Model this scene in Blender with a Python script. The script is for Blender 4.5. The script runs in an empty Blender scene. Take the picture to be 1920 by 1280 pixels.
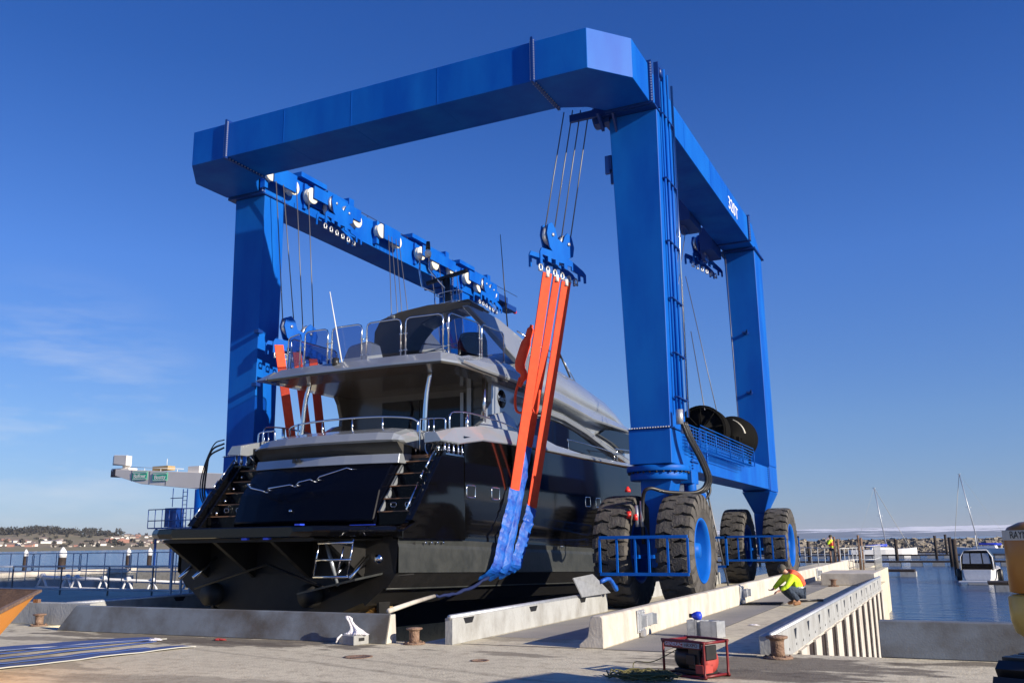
import bpy, bmesh, math, random
from mathutils import Vector, Matrix
random.seed(7)
S = bpy.context.scene
COL = S.collection
R = math.radians
# ------------------------------------------------------------ camera
cam = bpy.data.cameras.new('camera'); cam.lens = 31.81; cam.sensor_width = 36; cam.clip_start = 0.1; cam.clip_end = 30000
camo = bpy.data.objects.new('camera', cam); COL.objects.link(camo); S.camera = camo
rt = Vector((0.90114, 0.43332, -0.013374)); up = Vector((0.105212, -0.188667, 0.976389)); fw = Vector((-0.420566, 0.881271, 0.215606))
camo.matrix_world = Matrix(((rt.x, up.x, -fw.x, 0), (rt.y, up.y, -fw.y, 0), (rt.z, up.z, -fw.z, 1.6), (0, 0, 0, 1)))
# ------------------------------------------------------------ sky and sun
AZ, EL = R(99.5), R(19.5)          # sun: clockwise from +Y, elevation
W = bpy.data.worlds.new('World'); S.world = W; W.use_nodes = True
nt = W.node_tree; nt.nodes.clear()
out = nt.nodes.new('ShaderNodeOutputWorld'); bg = nt.nodes.new('ShaderNodeBackground'); sky = nt.nodes.new('ShaderNodeTexSky')
sky.sky_type = 'NISHITA'; sky.sun_disc = False; sky.sun_elevation = EL; sky.sun_rotation = AZ
sky.altitude = 0; sky.air_density = 1.0; sky.dust_density = 0.0; sky.ozone_density = 2.0
bg.inputs['Strength'].default_value = 0.142
tc = nt.nodes.new('ShaderNodeTexCoord'); mp = nt.nodes.new('ShaderNodeMapping'); mp.inputs['Scale'].default_value = (3.0, 3.0, 16.0)
mp.inputs['Rotation'].default_value = (0.12, 0.25, 0)
nz = nt.nodes.new('ShaderNodeTexNoise'); nz.inputs['Scale'].default_value = 1.6; nz.inputs['Detail'].default_value = 7; nz.inputs['Roughness'].default_value = 0.6
rp = nt.nodes.new('ShaderNodeValToRGB'); rp.color_ramp.elements[0].position = 0.46; rp.color_ramp.elements[1].position = 0.74
# clouds: thin wisps, low in the west only
dot = nt.nodes.new('ShaderNodeVectorMath'); dot.operation = 'DOT_PRODUCT'; dot.inputs[1].default_value = (-0.79, 0.60, 0.10)
r2 = nt.nodes.new('ShaderNodeValToRGB'); r2.color_ramp.elements[0].position = 0.983; r2.color_ramp.elements[1].position = 0.995
mu = nt.nodes.new('ShaderNodeMath'); mu.operation = 'MULTIPLY'; mu2 = nt.nodes.new('ShaderNodeMath'); mu2.operation = 'MULTIPLY'; mu2.inputs[1].default_value = 0.42
mx = nt.nodes.new('ShaderNodeMixRGB'); mx.inputs['Color2'].default_value = (3.6, 3.75, 4.0, 1)
hs = nt.nodes.new('ShaderNodeHueSaturation'); hs.inputs['Saturation'].default_value = 1.0; hs.inputs['Value'].default_value = 1.0
tint = nt.nodes.new('ShaderNodeMixRGB'); tint.blend_type = 'MULTIPLY'; tint.inputs['Fac'].default_value = 1; tint.inputs['Color2'].default_value = (0.34, 0.50, 0.80, 1)
L = nt.links.new
L(tc.outputs['Generated'], mp.inputs['Vector']); L(mp.outputs[0], nz.inputs['Vector']); L(nz.outputs['Fac'], rp.inputs[0])
L(tc.outputs['Generated'], dot.inputs[0]); L(dot.outputs['Value'], r2.inputs[0])
L(rp.outputs[0], mu.inputs[0]); L(r2.outputs[0], mu.inputs[1]); L(mu.outputs[0], mu2.inputs[0]); L(mu2.outputs[0], mx.inputs['Fac'])
L(sky.outputs[0], tint.inputs['Color1']); air = nt.nodes.new('ShaderNodeMixRGB'); air.blend_type = 'ADD'; air.inputs['Fac'].default_value = 1; air.inputs['Color2'].default_value = (0.06, 0.38, 1.95, 1); L(tint.outputs[0], air.inputs['Color1']); 
grd = nt.nodes.new('ShaderNodeValToRGB'); sxyz = nt.nodes.new('ShaderNodeSeparateXYZ'); gm_ = nt.nodes.new('ShaderNodeMixRGB'); gm_.blend_type = 'MULTIPLY'; gm_.inputs['Fac'].default_value = 1
L(tc.outputs['Generated'], sxyz.inputs[0]); L(sxyz.outputs['Z'], grd.inputs[0]); L(grd.outputs[0], gm_.inputs['Color2']); L(air.outputs[0], gm_.inputs['Color1'])
e_ = grd.color_ramp.elements; e_[0].position = 0.02; e_[0].color = (.66, .53, .46, 1); e_[1].position = 0.62; e_[1].color = (.26, .36, .42, 1)
for p_, c_ in ((0.12, (.72, .60, .50, 1)), (0.29, (.60, .59, .57, 1)), (0.48, (.33, .42, .46, 1))): q_ = e_.new(p_); q_.color = c_
L(gm_.outputs[0], hs.inputs['Color']); L(hs.outputs[0], mx.inputs['Color1']); L(mx.outputs[0], bg.inputs['Color']); L(bg.outputs[0], out.inputs['Surface'])
sl = bpy.data.lights.new('sun', 'SUN'); sl.energy = 5.0; sl.angle = R(0.5); sl.color = (1.0, 0.89, 0.74)
so = bpy.data.objects.new('sun', sl); COL.objects.link(so)
sd = Vector((math.sin(AZ)*math.cos(EL), math.cos(AZ)*math.cos(EL), math.sin(EL)))
so.rotation_euler = sd.to_track_quat('Z', 'Y').to_euler(); so.location = sd*60
S.view_settings.view_transform = 'Standard'; S.view_settings.look = 'None'; S.view_settings.exposure = 0.6; S.view_settings.gamma = 1
S.cycles.max_bounces = 6; S.cycles.diffuse_bounces = 3; S.cycles.glossy_bounces = 4; S.cycles.transparent_max_bounces = 12

# ------------------------------------------------------------ materials
def M(name, col, rough=0.6, metal=0.0, col2=None, nscale=4.0, mix=0.5, bump=0.0, bscale=None, coat=0.0, spec=None, alpha=None, ramp=(0.35, 0.65), stretch=None):
    m = bpy.data.materials.new(name); m.use_nodes = True; t = m.node_tree; b = t.nodes['Principled BSDF']
    b.inputs['Base Color'].default_value = (*col, 1); b.inputs['Roughness'].default_value = rough; b.inputs['Metallic'].default_value = metal
    if coat: b.inputs['Coat Weight'].default_value = coat; b.inputs['Coat Roughness'].default_value = 0.05
    if spec is not None: b.inputs['Specular IOR Level'].default_value = spec
    if alpha is not None: b.inputs['Alpha'].default_value = alpha
    tc = t.nodes.new('ShaderNodeTexCoord'); src = tc.outputs['Object']
    if stretch:
        mp = t.nodes.new('ShaderNodeMapping'); mp.inputs['Scale'].default_value = stretch; t.links.new(src, mp.inputs['Vector']); src = mp.outputs[0]
    if col2 is not None:
        n = t.nodes.new('ShaderNodeTexNoise'); n.inputs['Scale'].default_value = nscale; n.inputs['Detail'].default_value = 8; n.inputs['Roughness'].default_value = 0.62
        t.links.new(src, n.inputs['Vector'])
        r = t.nodes.new('ShaderNodeValToRGB'); r.color_ramp.elements[0].position = ramp[0]; r.color_ramp.elements[1].position = ramp[1]
        r.color_ramp.elements[0].color = (*col, 1); r.color_ramp.elements[1].color = (*[a*(1-mix)+c*mix for a, c in zip(col, col2)], 1)
        t.links.new(n.outputs['Fac'], r.inputs[0]); t.links.new(r.outputs[0], b.inputs['Base Color'])
    if bump:
        n2 = t.nodes.new('ShaderNodeTexNoise'); n2.inputs['Scale'].default_value = bscale or nscale*4; n2.inputs['Detail'].default_value = 5
        t.links.new(src, n2.inputs['Vector'])
        bp = t.nodes.new('ShaderNodeBump'); bp.inputs['Strength'].default_value = bump; bp.inputs['Distance'].default_value = 0.05
        t.links.new(n2.outputs['Fac'], bp.inputs['Height']); t.links.new(bp.outputs[0], b.inputs['Normal'])
    return m
MT = dict(
 blue=M('blue_paint', (0.0008, 0.070, 0.39), 0.48, 0, (0.004, 0.115, 0.47), 0.9, 1.0, 0.035, 2.2, stretch=(1, 1, .30), spec=0.15),
 dblue=M('dark_blue_paint', (0.002, 0.03, 0.18), 0.4),
 bolt=M('bolt_zinc', (0.55, 0.56, 0.58), 0.4, 0.7),
 rope=M('wire_rope', (0.16, 0.16, 0.17), 0.5, 0.6),
 steel=M('galvanised_steel', (0.42, 0.44, 0.46), 0.42, 0.6, (0.6, 0.62, 0.64), 9, 0.7, 0.1, 30),
 chrome=M('polished_stainless', (0.72, 0.72, 0.73), 0.12, 1.0),
 cream=M('cream_sheave', (0.80, 0.76, 0.62), 0.5),
 rubber=M('tyre_rubber', (0.030, 0.028, 0.026), 0.85, 0, (0.085, 0.078, 0.070), 2.2, 0.9, 0.3, 30, ramp=(0.3, 0.65)),
 groove=M('tyre_groove', (0.010, 0.009, 0.008), 0.95),
 tread=M('dusty_tyre_tread', (0.105, 0.097, 0.087), 0.9, 0, (0.05, 0.047, 0.042), 3.5, 0.9, 0.4, 25),
 black=M('black_rubber_hose', (0.012, 0.012, 0.013), 0.45),
 bpaint=M('black_steel', (0.010, 0.010, 0.011), 0.4, 0, (0.03, 0.028, 0.026), 6, .6),
 orange=M('orange_webbing', (0.84, 0.080, 0.022), 0.75, 0, (0.66, 0.052, 0.016), 6, 0.6, 0.35, 90),
 bsling=M('blue_sling_sleeve', (0.002, 0.035, 0.30), 0.5, 0, (0.01, 0.14, 0.55), 4, 0.8, 0.4, 6),
 fsling=M('flat_blue_webbing', (0.025, 0.07, 0.26), 0.85, 0, (0.07, .10, .22), 3, .8, .2, 60),
 galv=M('grey_galvanised_rail', (0.50, 0.52, 0.53), 0.5, 0, (0.36, 0.38, 0.4), 6, .7),
 reelm=M('matt_black_drum', (0.006, 0.006, 0.006), 0.85, spec=0.1), shadeweb=M('shade_darkened_blue_webbing', (0.003, 0.012, 0.07), 0.7),  # last webbing: shade under the hull is put into its darker blue
 skipin=M('brown_rusty_lining', (0.10, 0.055, 0.03), 0.9, 0, (0.18, .10, .05), 3, .8, .4, 20),
 asphalt=M('damp_grey_screed', (0.22, 0.215, 0.20), 0.8, 0, (0.30, 0.28, 0.25), .8, .9, .2, 30),
 rag=M('white_cloth', (0.82, 0.80, 0.80), 0.9, 0, (0.65, 0.6, 0.62), 20, .5, .5, 40),
 hull=M('black_gelcoat', (0.0025, 0.0025, 0.003), 0.07, 0, None, coat=0.0, spec=0.42, bump=0.03, bscale=1.6),
 navy=M('navy_gelcoat', (0.0015, 0.002, 0.005), 0.16, 0, None, coat=0.0, spec=0.13, bump=0.02, bscale=1.3),
 band=M('dusty_dark_antifoul', (0.022, 0.025, 0.024), 0.5, 0, (0.045, 0.048, 0.045), 3, .8, .1, 12),
 under=M('black_antifoul', (0.004, 0.004, 0.004), 0.6, 0, (0.012, 0.011, 0.010), 3, .8, .1, 12),
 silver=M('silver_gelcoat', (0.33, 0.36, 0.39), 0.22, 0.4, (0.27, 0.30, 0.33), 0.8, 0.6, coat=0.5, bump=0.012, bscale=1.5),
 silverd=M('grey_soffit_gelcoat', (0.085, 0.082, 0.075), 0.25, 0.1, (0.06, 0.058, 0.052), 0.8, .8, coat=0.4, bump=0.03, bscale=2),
 glassd=M('black_tinted_window', (0.003, 0.004, 0.007), 0.04, 0, None, spec=0.4),
 teak=M('teak', (0.30, 0.15, 0.07), 0.6, 0, (0.2, .1, .05), 12, .8),
 bronze=M('bronze_prop', (0.52, 0.33, 0.13), 0.3, 0.9, (0.35, .2, .08), 6, .7),
 timber=M('pale_timber', (0.40, 0.29, 0.14), 0.8, 0, (0.32, .22, .1), 5, .8, stretch=(6, 6, .8)),
 rust=M('rusty_iron', (0.15, 0.085, 0.055), 0.85, 0, (0.30, 0.20, 0.14), 8, .9, .5, 40),
 conc=M('pale_concrete', (0.56, 0.52, 0.45), 0.85, 0, (0.36, 0.325, 0.275), 1.6, 0.95, 0.15, 25, stretch=(1, 1.3, .7), ramp=(.42, .70)),
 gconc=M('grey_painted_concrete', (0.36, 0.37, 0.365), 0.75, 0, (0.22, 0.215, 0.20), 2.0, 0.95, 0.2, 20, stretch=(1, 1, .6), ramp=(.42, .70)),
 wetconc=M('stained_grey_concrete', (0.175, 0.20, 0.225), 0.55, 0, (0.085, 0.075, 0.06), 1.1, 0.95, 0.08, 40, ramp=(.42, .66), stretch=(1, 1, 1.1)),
 darkpile=M('dark_sheet_pile', (0.012, 0.009, 0.007), 0.8, 0, (0.045, .026, .018), 4, .8),
 skip=M('orange_skip_paint', (1.0, 0.40, 0.025), 0.5, 0, (0.95, 0.34, 0.02), 3, .7, .1, 12),
 red=M('red_frame_paint', (0.17, 0.012, 0.015), 0.45, 0, (0.10, .01, .01), 8, .6),
 redl=M('salmon_plastic', (0.40, 0.055, 0.045), 0.5),
 white=M('white_paint', (0.78, 0.78, 0.76), 0.5, 0, (0.66, 0.65, 0.62), 5, .6),
 cranew=M('cream_crane_paint', (0.72, 0.68, 0.62), 0.5, 0, (0.62, 0.58, 0.52), .6, .6),
 green=M('green_sign', (0.04, 0.42, 0.27), 0.5),
 hiviz=M('hi_vis_yellow', (0.62, 0.85, 0.02), 0.7, 0, (0.5, .7, .02), 8, .6, .8, 9),
 hivo=M('hi_vis_orange', (0.90, 0.12, 0.05), 0.7, 0, (0.8, .1, .05), 9, .5, .6, 12),
 reflect=M('reflective_tape', (0.55, 0.57, 0.55), 0.35, 0.5),
 denim=M('blue_work_trousers', (0.045, 0.065, 0.10), 0.9, 0, (0.02, .03, .05), 14, .8, .7, 20),
 skin=M('skin', (0.50, 0.27, 0.19), 0.55),
 hair=M('grey_hair', (0.08, 0.075, 0.06), 0.9),
 boot=M('tan_boots', (0.26, 0.13, 0.06), 0.8),
 yel=M('yellow_digger_paint', (0.55, 0.36, 0.07), 0.35, 0, (0.36, 0.21, 0.04), 3, .6),
 orr=M('orange_digger_paint', (0.36, 0.15, 0.02), 0.35, 0, (0.30, 0.12, 0.02), 3, .6),
 grit=M('grey_lettering_band', (0.42, 0.42, 0.38), 0.5),
 ltwhite=M('white_lettering', (0.85, 0.85, 0.83), 0.5),
 ltblack=M('black_lettering', (0.01, 0.01, 0.01), 0.5),
 rock=M('boulder_stone', (0.34, 0.30, 0.24), 0.9, 0, (0.07, 0.06, 0.05), .6, .9, .5, 3, ramp=(.3, .7)),
 house=M('pale_house_wall', (0.40, 0.36, 0.31), 0.8), houser=M('brown_roof', (0.17, 0.13, 0.115), 0.8), brick=M('red_brick', (0.34, 0.17, 0.13), 0.8),
 housew=M('white_house_wall', (0.75, 0.72, 0.66), 0.8),
 tree=M('distant_tree_foliage', (0.030, 0.034, 0.026), 0.95, 0, (0.07, .058, .045), .12, .8),
 red2=M('red_lamp', (0.7, 0.03, 0.02), 0.3), bluelid=M('bright_blue_plastic', (0.02, 0.06, 0.6), 0.4),
 coil=M('olive_cable', (0.11, 0.10, 0.03), 0.7),
)
def glass_mat():
    m = bpy.data.materials.new('smoked_deck_glass'); m.use_nodes = True; t = m.node_tree; t.nodes.clear()
    o = t.nodes.new('ShaderNodeOutputMaterial'); tr = t.nodes.new('ShaderNodeBsdfTransparent'); gl = t.nodes.new('ShaderNodeBsdfGlossy'); mx = t.nodes.new('ShaderNodeMixShader'); fr = t.nodes.new('ShaderNodeMath'); lw = t.nodes.new('ShaderNodeLayerWeight'); pw = t.nodes.new('ShaderNodeMath'); pw.operation = 'POWER'; pw.inputs[1].default_value = 4; t.links.new(lw.outputs['Facing'], pw.inputs[0]); fr.operation = 'MULTIPLY_ADD'; fr.inputs[1].default_value = .45; fr.inputs[2].default_value = .03; t.links.new(pw.outputs[0], fr.inputs[0])
    tr.inputs[0].default_value = (0.60, 0.64, 0.76, 1); gl.inputs['Roughness'].default_value = 0.03
    t.links.new(fr.outputs[0], mx.inputs[0]); t.links.new(tr.outputs[0], mx.inputs[1]); t.links.new(gl.outputs[0], mx.inputs[2]); t.links.new(mx.outputs[0], o.inputs[0]); return m
MT['glass'] = glass_mat()
def ground_mat():
    m = M('quay_concrete', (0.66, 0.60, 0.44), 0.85, 0, (0.49, 0.44, 0.325), 0.45, 0.9, 0.25, 30, ramp=(.3, .72))
    t = m.node_tree; b = t.nodes['Principled BSDF']; tc = t.nodes.new('ShaderNodeTexCoord')
    base = b.inputs['Base Color'].links[0].from_socket
    prev = base; prough = None
    # damp stains with a shape of their own: distance from a segment, broken up by noise
    def stain(p, q, rad, amt, seed, sc=1.3):
        nonlocal prev, prough
        mp = t.nodes.new('ShaderNodeMapping'); d = math.hypot(q[0]-p[0], q[1]-p[1]); a = math.atan2(q[1]-p[1], q[0]-p[0])
        mp.vector_type = 'TEXTURE'; mp.inputs['Location'].default_value = ((p[0]+q[0])/2, (p[1]+q[1])/2, 0); mp.inputs['Rotation'].default_value = (0, 0, a); mp.inputs['Scale'].default_value = (d/2, rad, 50)
        t.links.new(tc.outputs['Object'], mp.inputs['Vector'])
        ln = t.nodes.new('ShaderNodeVectorMath'); ln.operation = 'LENGTH'; t.links.new(mp.outputs[0], ln.inputs[0])
        n = t.nodes.new('ShaderNodeTexNoise'); n.inputs['Scale'].default_value = sc; n.inputs['Detail'].default_value = 7; n.inputs['Roughness'].default_value = .6
        mo = t.nodes.new('ShaderNodeMapping'); mo.inputs['Location'].default_value = (seed, seed*2, 0); mo.inputs['Scale'].default_value = (1, 2.2, 1); t.links.new(tc.outputs['Object'], mo.inputs['Vector']); t.links.new(mo.outputs[0], n.inputs['Vector'])
        ad = t.nodes.new('ShaderNodeMath'); ad.operation = 'MULTIPLY_ADD'; ad.inputs[1].default_value = 2.4; t.links.new(n.outputs['Fac'], ad.inputs[0]); t.links.new(ln.outputs['Value'], ad.inputs[2])
        r = t.nodes.new('ShaderNodeValToRGB'); r.color_ramp.elements[0].position = 0.0; r.color_ramp.elements[0].color = (1, 1, 1, 1); r.color_ramp.elements[1].position = 1.0; r.color_ramp.elements[1].color = (0, 0, 0, 1)
        mr = t.nodes.new('ShaderNodeMapRange'); mr.inputs['From Min'].default_value = 1.9; mr.inputs['From Max'].default_value = 2.15; t.links.new(ad.outputs[0], mr.inputs['Value']); t.links.new(mr.outputs[0], r.inputs[0])
        f = t.nodes.new('ShaderNodeMath'); f.operation = 'MULTIPLY'; f.inputs[1].default_value = amt; t.links.new(r.outputs[0], f.inputs[0])
        mx = t.nodes.new('ShaderNodeMixRGB'); mx.inputs['Color2'].default_value = (0.115, 0.095, 0.07, 1); t.links.new(f.outputs[0], mx.inputs['Fac']); t.links.new(prev, mx.inputs['Color1']); prev = mx.outputs[0]
    stain((-16.8, 12.65), (-8.1, 12.5), 0.75, 0.85, 3); stain((-13.5, 12.3), (-9.5, 12.2), 0.4, 0.8, 17)
    stain((-17.3, 11.6), (-12.4, 12.0), 0.35, 0.6, 8)
    stain((-15, 9.6), (-10.5, 9.0), 0.8, 0.45, 12)
    stain((-4.4, 12.7), (-0.2, 12.5), 1.0, 0.8, 21)
    stain((-3.8, 11.6), (-0.8, 11.5), 0.55, 0.85, 5)
    stain((-1.0, 13.3), (1.6, 13.6), 0.28, 0.8, 25)
    stain((-7.8, 14.6), (-5.6, 14.3), 0.5, 0.5, 9)
    stain((-10.5, 12.0), (-1.0, 9.2), 0.09, 0.28, 41, 2.2)
    stain((-9.5, 11.2), (-1.5, 8.4), 0.09, 0.28, 43, 2.2)
    stain((-14, 12.2), (-6.5, 10.2), 0.07, 0.25, 47, 2.2)
    stain((-6.8, 12.6), (-5.2, 12.3), 0.25, 0.6, 51, 2.0)
    stain((-12.5, 8.2), (-4.5, 9.2), 0.45, 0.4, 31)
    # fine grit
    n = t.nodes.new('ShaderNodeTexNoise'); n.inputs['Scale'].default_value = 5; n.inputs['Detail'].default_value = 9; n.inputs['Roughness'].default_value = .66; t.links.new(tc.outputs['Object'], n.inputs['Vector'])
    r = t.nodes.new('ShaderNodeValToRGB'); r.color_ramp.elements[0].position = .3; r.color_ramp.elements[0].color = (.66, .63, .60, 1); r.color_ramp.elements[1].position = .52; r.color_ramp.elements[1].color = (1, 1, 1, 1); t.links.new(n.outputs['Fac'], r.inputs[0])
    mx = t.nodes.new('ShaderNodeMixRGB'); mx.blend_type = 'MULTIPLY'; mx.inputs['Fac'].default_value = 1; t.links.new(prev, mx.inputs['Color1']); t.links.new(r.outputs[0], mx.inputs['Color2'])
    t.links.new(mx.outputs[0], b.inputs['Base Color']); return m
MT['ground'] = ground_mat()
def water_mat():
    m = bpy.data.materials.new('harbour_water'); m.use_nodes = True; t = m.node_tree; b = t.nodes['Principled BSDF']
    b.inputs['Base Color'].default_value = (0.012, 0.055, 0.15, 1); b.inputs['Roughness'].default_value = 0.12; b.inputs['IOR'].default_value = 1.33
    tc = t.nodes.new('ShaderNodeTexCoord'); mp = t.nodes.new('ShaderNodeMapping'); mp.inputs['Scale'].default_value = (0.5, 1.0, 1); t.links.new(tc.outputs['Object'], mp.inputs['Vector'])
    n = t.nodes.new('ShaderNodeTexNoise'); n.inputs['Scale'].default_value = 1.1; n.inputs['Detail'].default_value = 6; n.inputs['Roughness'].default_value = .55; t.links.new(mp.outputs[0], n.inputs['Vector'])
    bp = t.nodes.new('ShaderNodeBump'); bp.inputs['Strength'].default_value = 0.9; bp.inputs['Distance'].default_value = 0.30; t.links.new(n.outputs['Fac'], bp.inputs['Height']); t.links.new(bp.outputs[0], b.inputs['Normal'])
    return m
MT['water'] = water_mat()
def snow_mat():
    m = M('snowy_hillside', (0.78, 0.80, 0.84), 0.9, 0, (0.14, 0.18, 0.24), 0.0030, 1.0, ramp=(.44, .53), stretch=(1, 1, 9))
    t = m.node_tree; n = [x for x in t.nodes if x.type == 'TEX_NOISE'][0]; r = [x for x in t.nodes if x.type == 'VALTORGB'][0]; tc = [x for x in t.nodes if x.type == 'TEX_COORD'][0]
    sp = t.nodes.new('ShaderNodeSeparateXYZ'); t.links.new(tc.outputs['Object'], sp.inputs[0])
    mr = t.nodes.new('ShaderNodeMapRange'); mr.inputs['From Min'].default_value = 5; mr.inputs['From Max'].default_value = 62; mr.inputs['To Min'].default_value = .10; mr.inputs['To Max'].default_value = -.22
    t.links.new(sp.outputs['Z'], mr.inputs['Value']); ad = t.nodes.new('ShaderNodeMath'); ad.operation = 'ADD'; t.links.new(n.outputs['Fac'], ad.inputs[0]); t.links.new(mr.outputs[0], ad.inputs[1]); t.links.new(ad.outputs[0], r.inputs[0]); return m
MT['snow'] = snow_mat()
MT['hill'] = M('winter_hillside', (0.20, 0.17, 0.085), 0.95, 0, (0.24, 0.19, 0.11), 0.012, 1.0, ramp=(.4, .6), stretch=(1, 1, 4))

def haze_mat():
    m = bpy.data.materials.new('thin_sea_air'); m.use_nodes = True; t = m.node_tree; t.nodes.clear(); o = t.nodes.new('ShaderNodeOutputMaterial'); v = t.nodes.new('ShaderNodeVolumePrincipled')
    v.inputs['Color'].default_value = (0.80, 0.88, 1.0, 1); v.inputs['Density'].default_value = 0.00006; v.inputs['Anisotropy'].default_value = 0.2; t.links.new(v.outputs[0], o.inputs['Volume']); return m
MT['haze'] = haze_mat()
# ------------------------------------------------------------ mesh helpers
SPLIT = dict(weld_seam=.02, shackle=.004, side_rail=.05, pipe_clamps=.3, trim_ram=.1, tyre_guard=.3, leg_bracket=.5, sheave=.02, sheave_frame=.15, tie_bolts=.5, gusset=.05, swim_ladder=.3, awning_frame=.1, whip_aerial=.1, courtesy_stud=.1, outlet=.6, door_frame=.3, latch=.02, tape_marker=.03, platform_bracket=.1, mast_light=.1, saloon_door=.01, stair_panel=.3, cab_frame=.3, hydraulic_hose=.2, riser_pipe=.1, hose_fittings=.05, warning_lamp=.02, loose_cable=.1, fender=.1, end_bracket=.1, steer_cylinder=.1, track=.2, canopy_window=.02, conduit=.1, grille=.05, pipe_coupling=.03, reflective_band=.2, step_light=.02, tie_bar=.05, jib_rail=.1, jib_seam=.1, wire_rope=.02, lit_rim_strip=.1, hull_bottom=.01, inner_lining=9, access_platform=.3, fuel_tank=.3, motor=.3)
class MB:
    def __init__(s): s.v = []; s.f = []; s.mi = []; s.sm = []; s.cur = 0
    def add(s, vs, fs, smooth=False):
        o = len(s.v); s.v += [tuple(p) for p in vs]
        for f in fs: s.f.append([i+o for i in f]); s.mi.append(s.cur); s.sm.append(smooth)
        return s
    def box(s, x0, x1, y0, y1, z0, z1):
        v = [(x0,y0,z0),(x1,y0,z0),(x1,y1,z0),(x0,y1,z0),(x0,y0,z1),(x1,y0,z1),(x1,y1,z1),(x0,y1,z1)]
        return s.add(v, [(0,3,2,1),(4,5,6,7),(0,1,5,4),(1,2,6,5),(2,3,7,6),(3,0,4,7)])
    def hexa(s, v): return s.add(v, [(0,3,2,1),(4,5,6,7),(0,1,5,4),(1,2,6,5),(2,3,7,6),(3,0,4,7)])
    def obox(s, c, size, rot=None):
        h = [d/2 for d in size]; m = rot or Matrix.Identity(3); c = Vector(c)
        vs = [c+m@Vector((x*h[0], y*h[1], z*h[2])) for z in (-1, 1) for x, y in ((-1,-1),(1,-1),(1,1),(-1,1))]
        return s.hexa(vs)
    def prism(s, poly, ax, a, b, smooth=False):      # poly in the two other axes (in order x,y,z without ax)
        def P(p, w):
            q = list(p); q.insert(ax, w); return tuple(q)
        n = len(poly); vs = [P(p, a) for p in poly]+[P(p, b) for p in poly]
        fs = [tuple(range(n)), tuple(range(2*n-1, n-1, -1))]+[(i, i+n, (i+1) % n+n, (i+1) % n) for i in range(n)]
        return s.add(vs, fs, smooth)
    def tube(s, pts, r, n=8, caps=True, smooth=True):
        pts = [Vector(p) for p in pts]; k = len(pts); rs = r if isinstance(r, (list, tuple)) else [r]*k
        ref = None; vs = []
        for i, p in enumerate(pts):
            d = (pts[min(i+1, k-1)]-pts[max(i-1, 0)]).normalized()
            if ref is None: ref = Vector((0, 0, 1)) if abs(d.z) < .9 else Vector((1, 0, 0))
            a = d.cross(ref); 
            if a.length < 1e-4: a = d.cross(Vector((0, 1, 0)))
            a.normalize(); b = a.cross(d).normalized(); ref = b
            vs += [p+(a*math.cos(2*math.pi*j/n)+b*math.sin(2*math.pi*j/n))*rs[i] for j in range(n)]
        fs = [(i*n+j, i*n+(j+1) % n, (i+1)*n+(j+1) % n, (i+1)*n+j) for i in range(k-1) for j in range(n)]
        if caps: fs += [tuple(range(n-1, -1, -1)), tuple(range((k-1)*n, k*n))]
        return s.add(vs, fs, smooth)
    def lathe(s, prof, c, ax=2, n=24, smooth=True, caps=True):    # prof: (r, h) along axis
        c = Vector(c); vs = []
        for r, h in prof:
            for j in range(n):
                a = 2*math.pi*j/n; ca, sa = math.cos(a)*r, math.sin(a)*r
                vs.append(c+Vector((h, ca, sa) if ax == 0 else (sa, h, ca) if ax == 1 else (ca, sa, h)))
        k = len(prof); fs = [(i*n+j, i*n+(j+1) % n, (i+1)*n+(j+1) % n, (i+1)*n+j) for i in range(k-1) for j in range(n)]
        if caps: fs += [tuple(range(n-1, -1, -1)), tuple(range((k-1)*n, k*n))]
        return s.add(vs, fs, smooth)
    def loft(s, secs, closed=True, caps=True, smooth=False):
        n = len(secs[0]); k = len(secs); vs = [p for sc in secs for p in sc]; m = n if closed else n-1
        fs = [(i*n+j, i*n+(j+1) % n, (i+1)*n+(j+1) % n, (i+1)*n+j) for i in range(k-1) for j in range(m)]
        if caps and closed: fs += [tuple(range(n-1, -1, -1)), tuple(range((k-1)*n, k*n))]
        return s.add(vs, fs, smooth)
    def strip(s, pts, w, th, side):                     # a flat strap along pts; side = width direction(s)
        secs = []; k = len(pts); pts = [Vector(p) for p in pts]
        for i, p in enumerate(pts):
            d = (pts[min(i+1, k-1)]-pts[max(i-1, 0)]).normalized(); sd_ = Vector(side if not isinstance(side, list) else side[i]); sd_ = (sd_-d*sd_.dot(d)).normalized(); nn = d.cross(sd_)
            secs.append([p+sd_*w/2+nn*th/2, p-sd_*w/2+nn*th/2, p-sd_*w/2-nn*th/2, p+sd_*w/2-nn*th/2])
        return s.loft(secs)
    def clusters(s, gap):                                # connected pieces, joined when closer than gap
        par = list(range(len(s.v)))
        def find(i):
            while par[i] != i: par[i] = par[par[i]]; i = par[i]
            return i
        for f in s.f:
            for i in f[1:]: par[find(i)] = find(f[0])
        bb = {}
        for i, p in enumerate(s.v):
            r = find(i); q = bb.setdefault(r, [list(p), list(p)])
            for k in range(3): q[0][k] = min(q[0][k], p[k]); q[1][k] = max(q[1][k], p[k])
        keys = list(bb); lab = {k: k for k in keys}
        def g(k):
            while lab[k] != k: k = lab[k]
            return k
        for a in range(len(keys)):
            for c in range(a):
                A, B = bb[keys[a]], bb[keys[c]]
                if all(A[0][k]-gap <= B[1][k] and B[0][k]-gap <= A[1][k] for k in range(3)): lab[g(keys[a])] = g(keys[c])
        out = {}
        for fi, f in enumerate(s.f): out.setdefault(g(find(f[0])), []).append(fi)
        return list(out.values())
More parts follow.
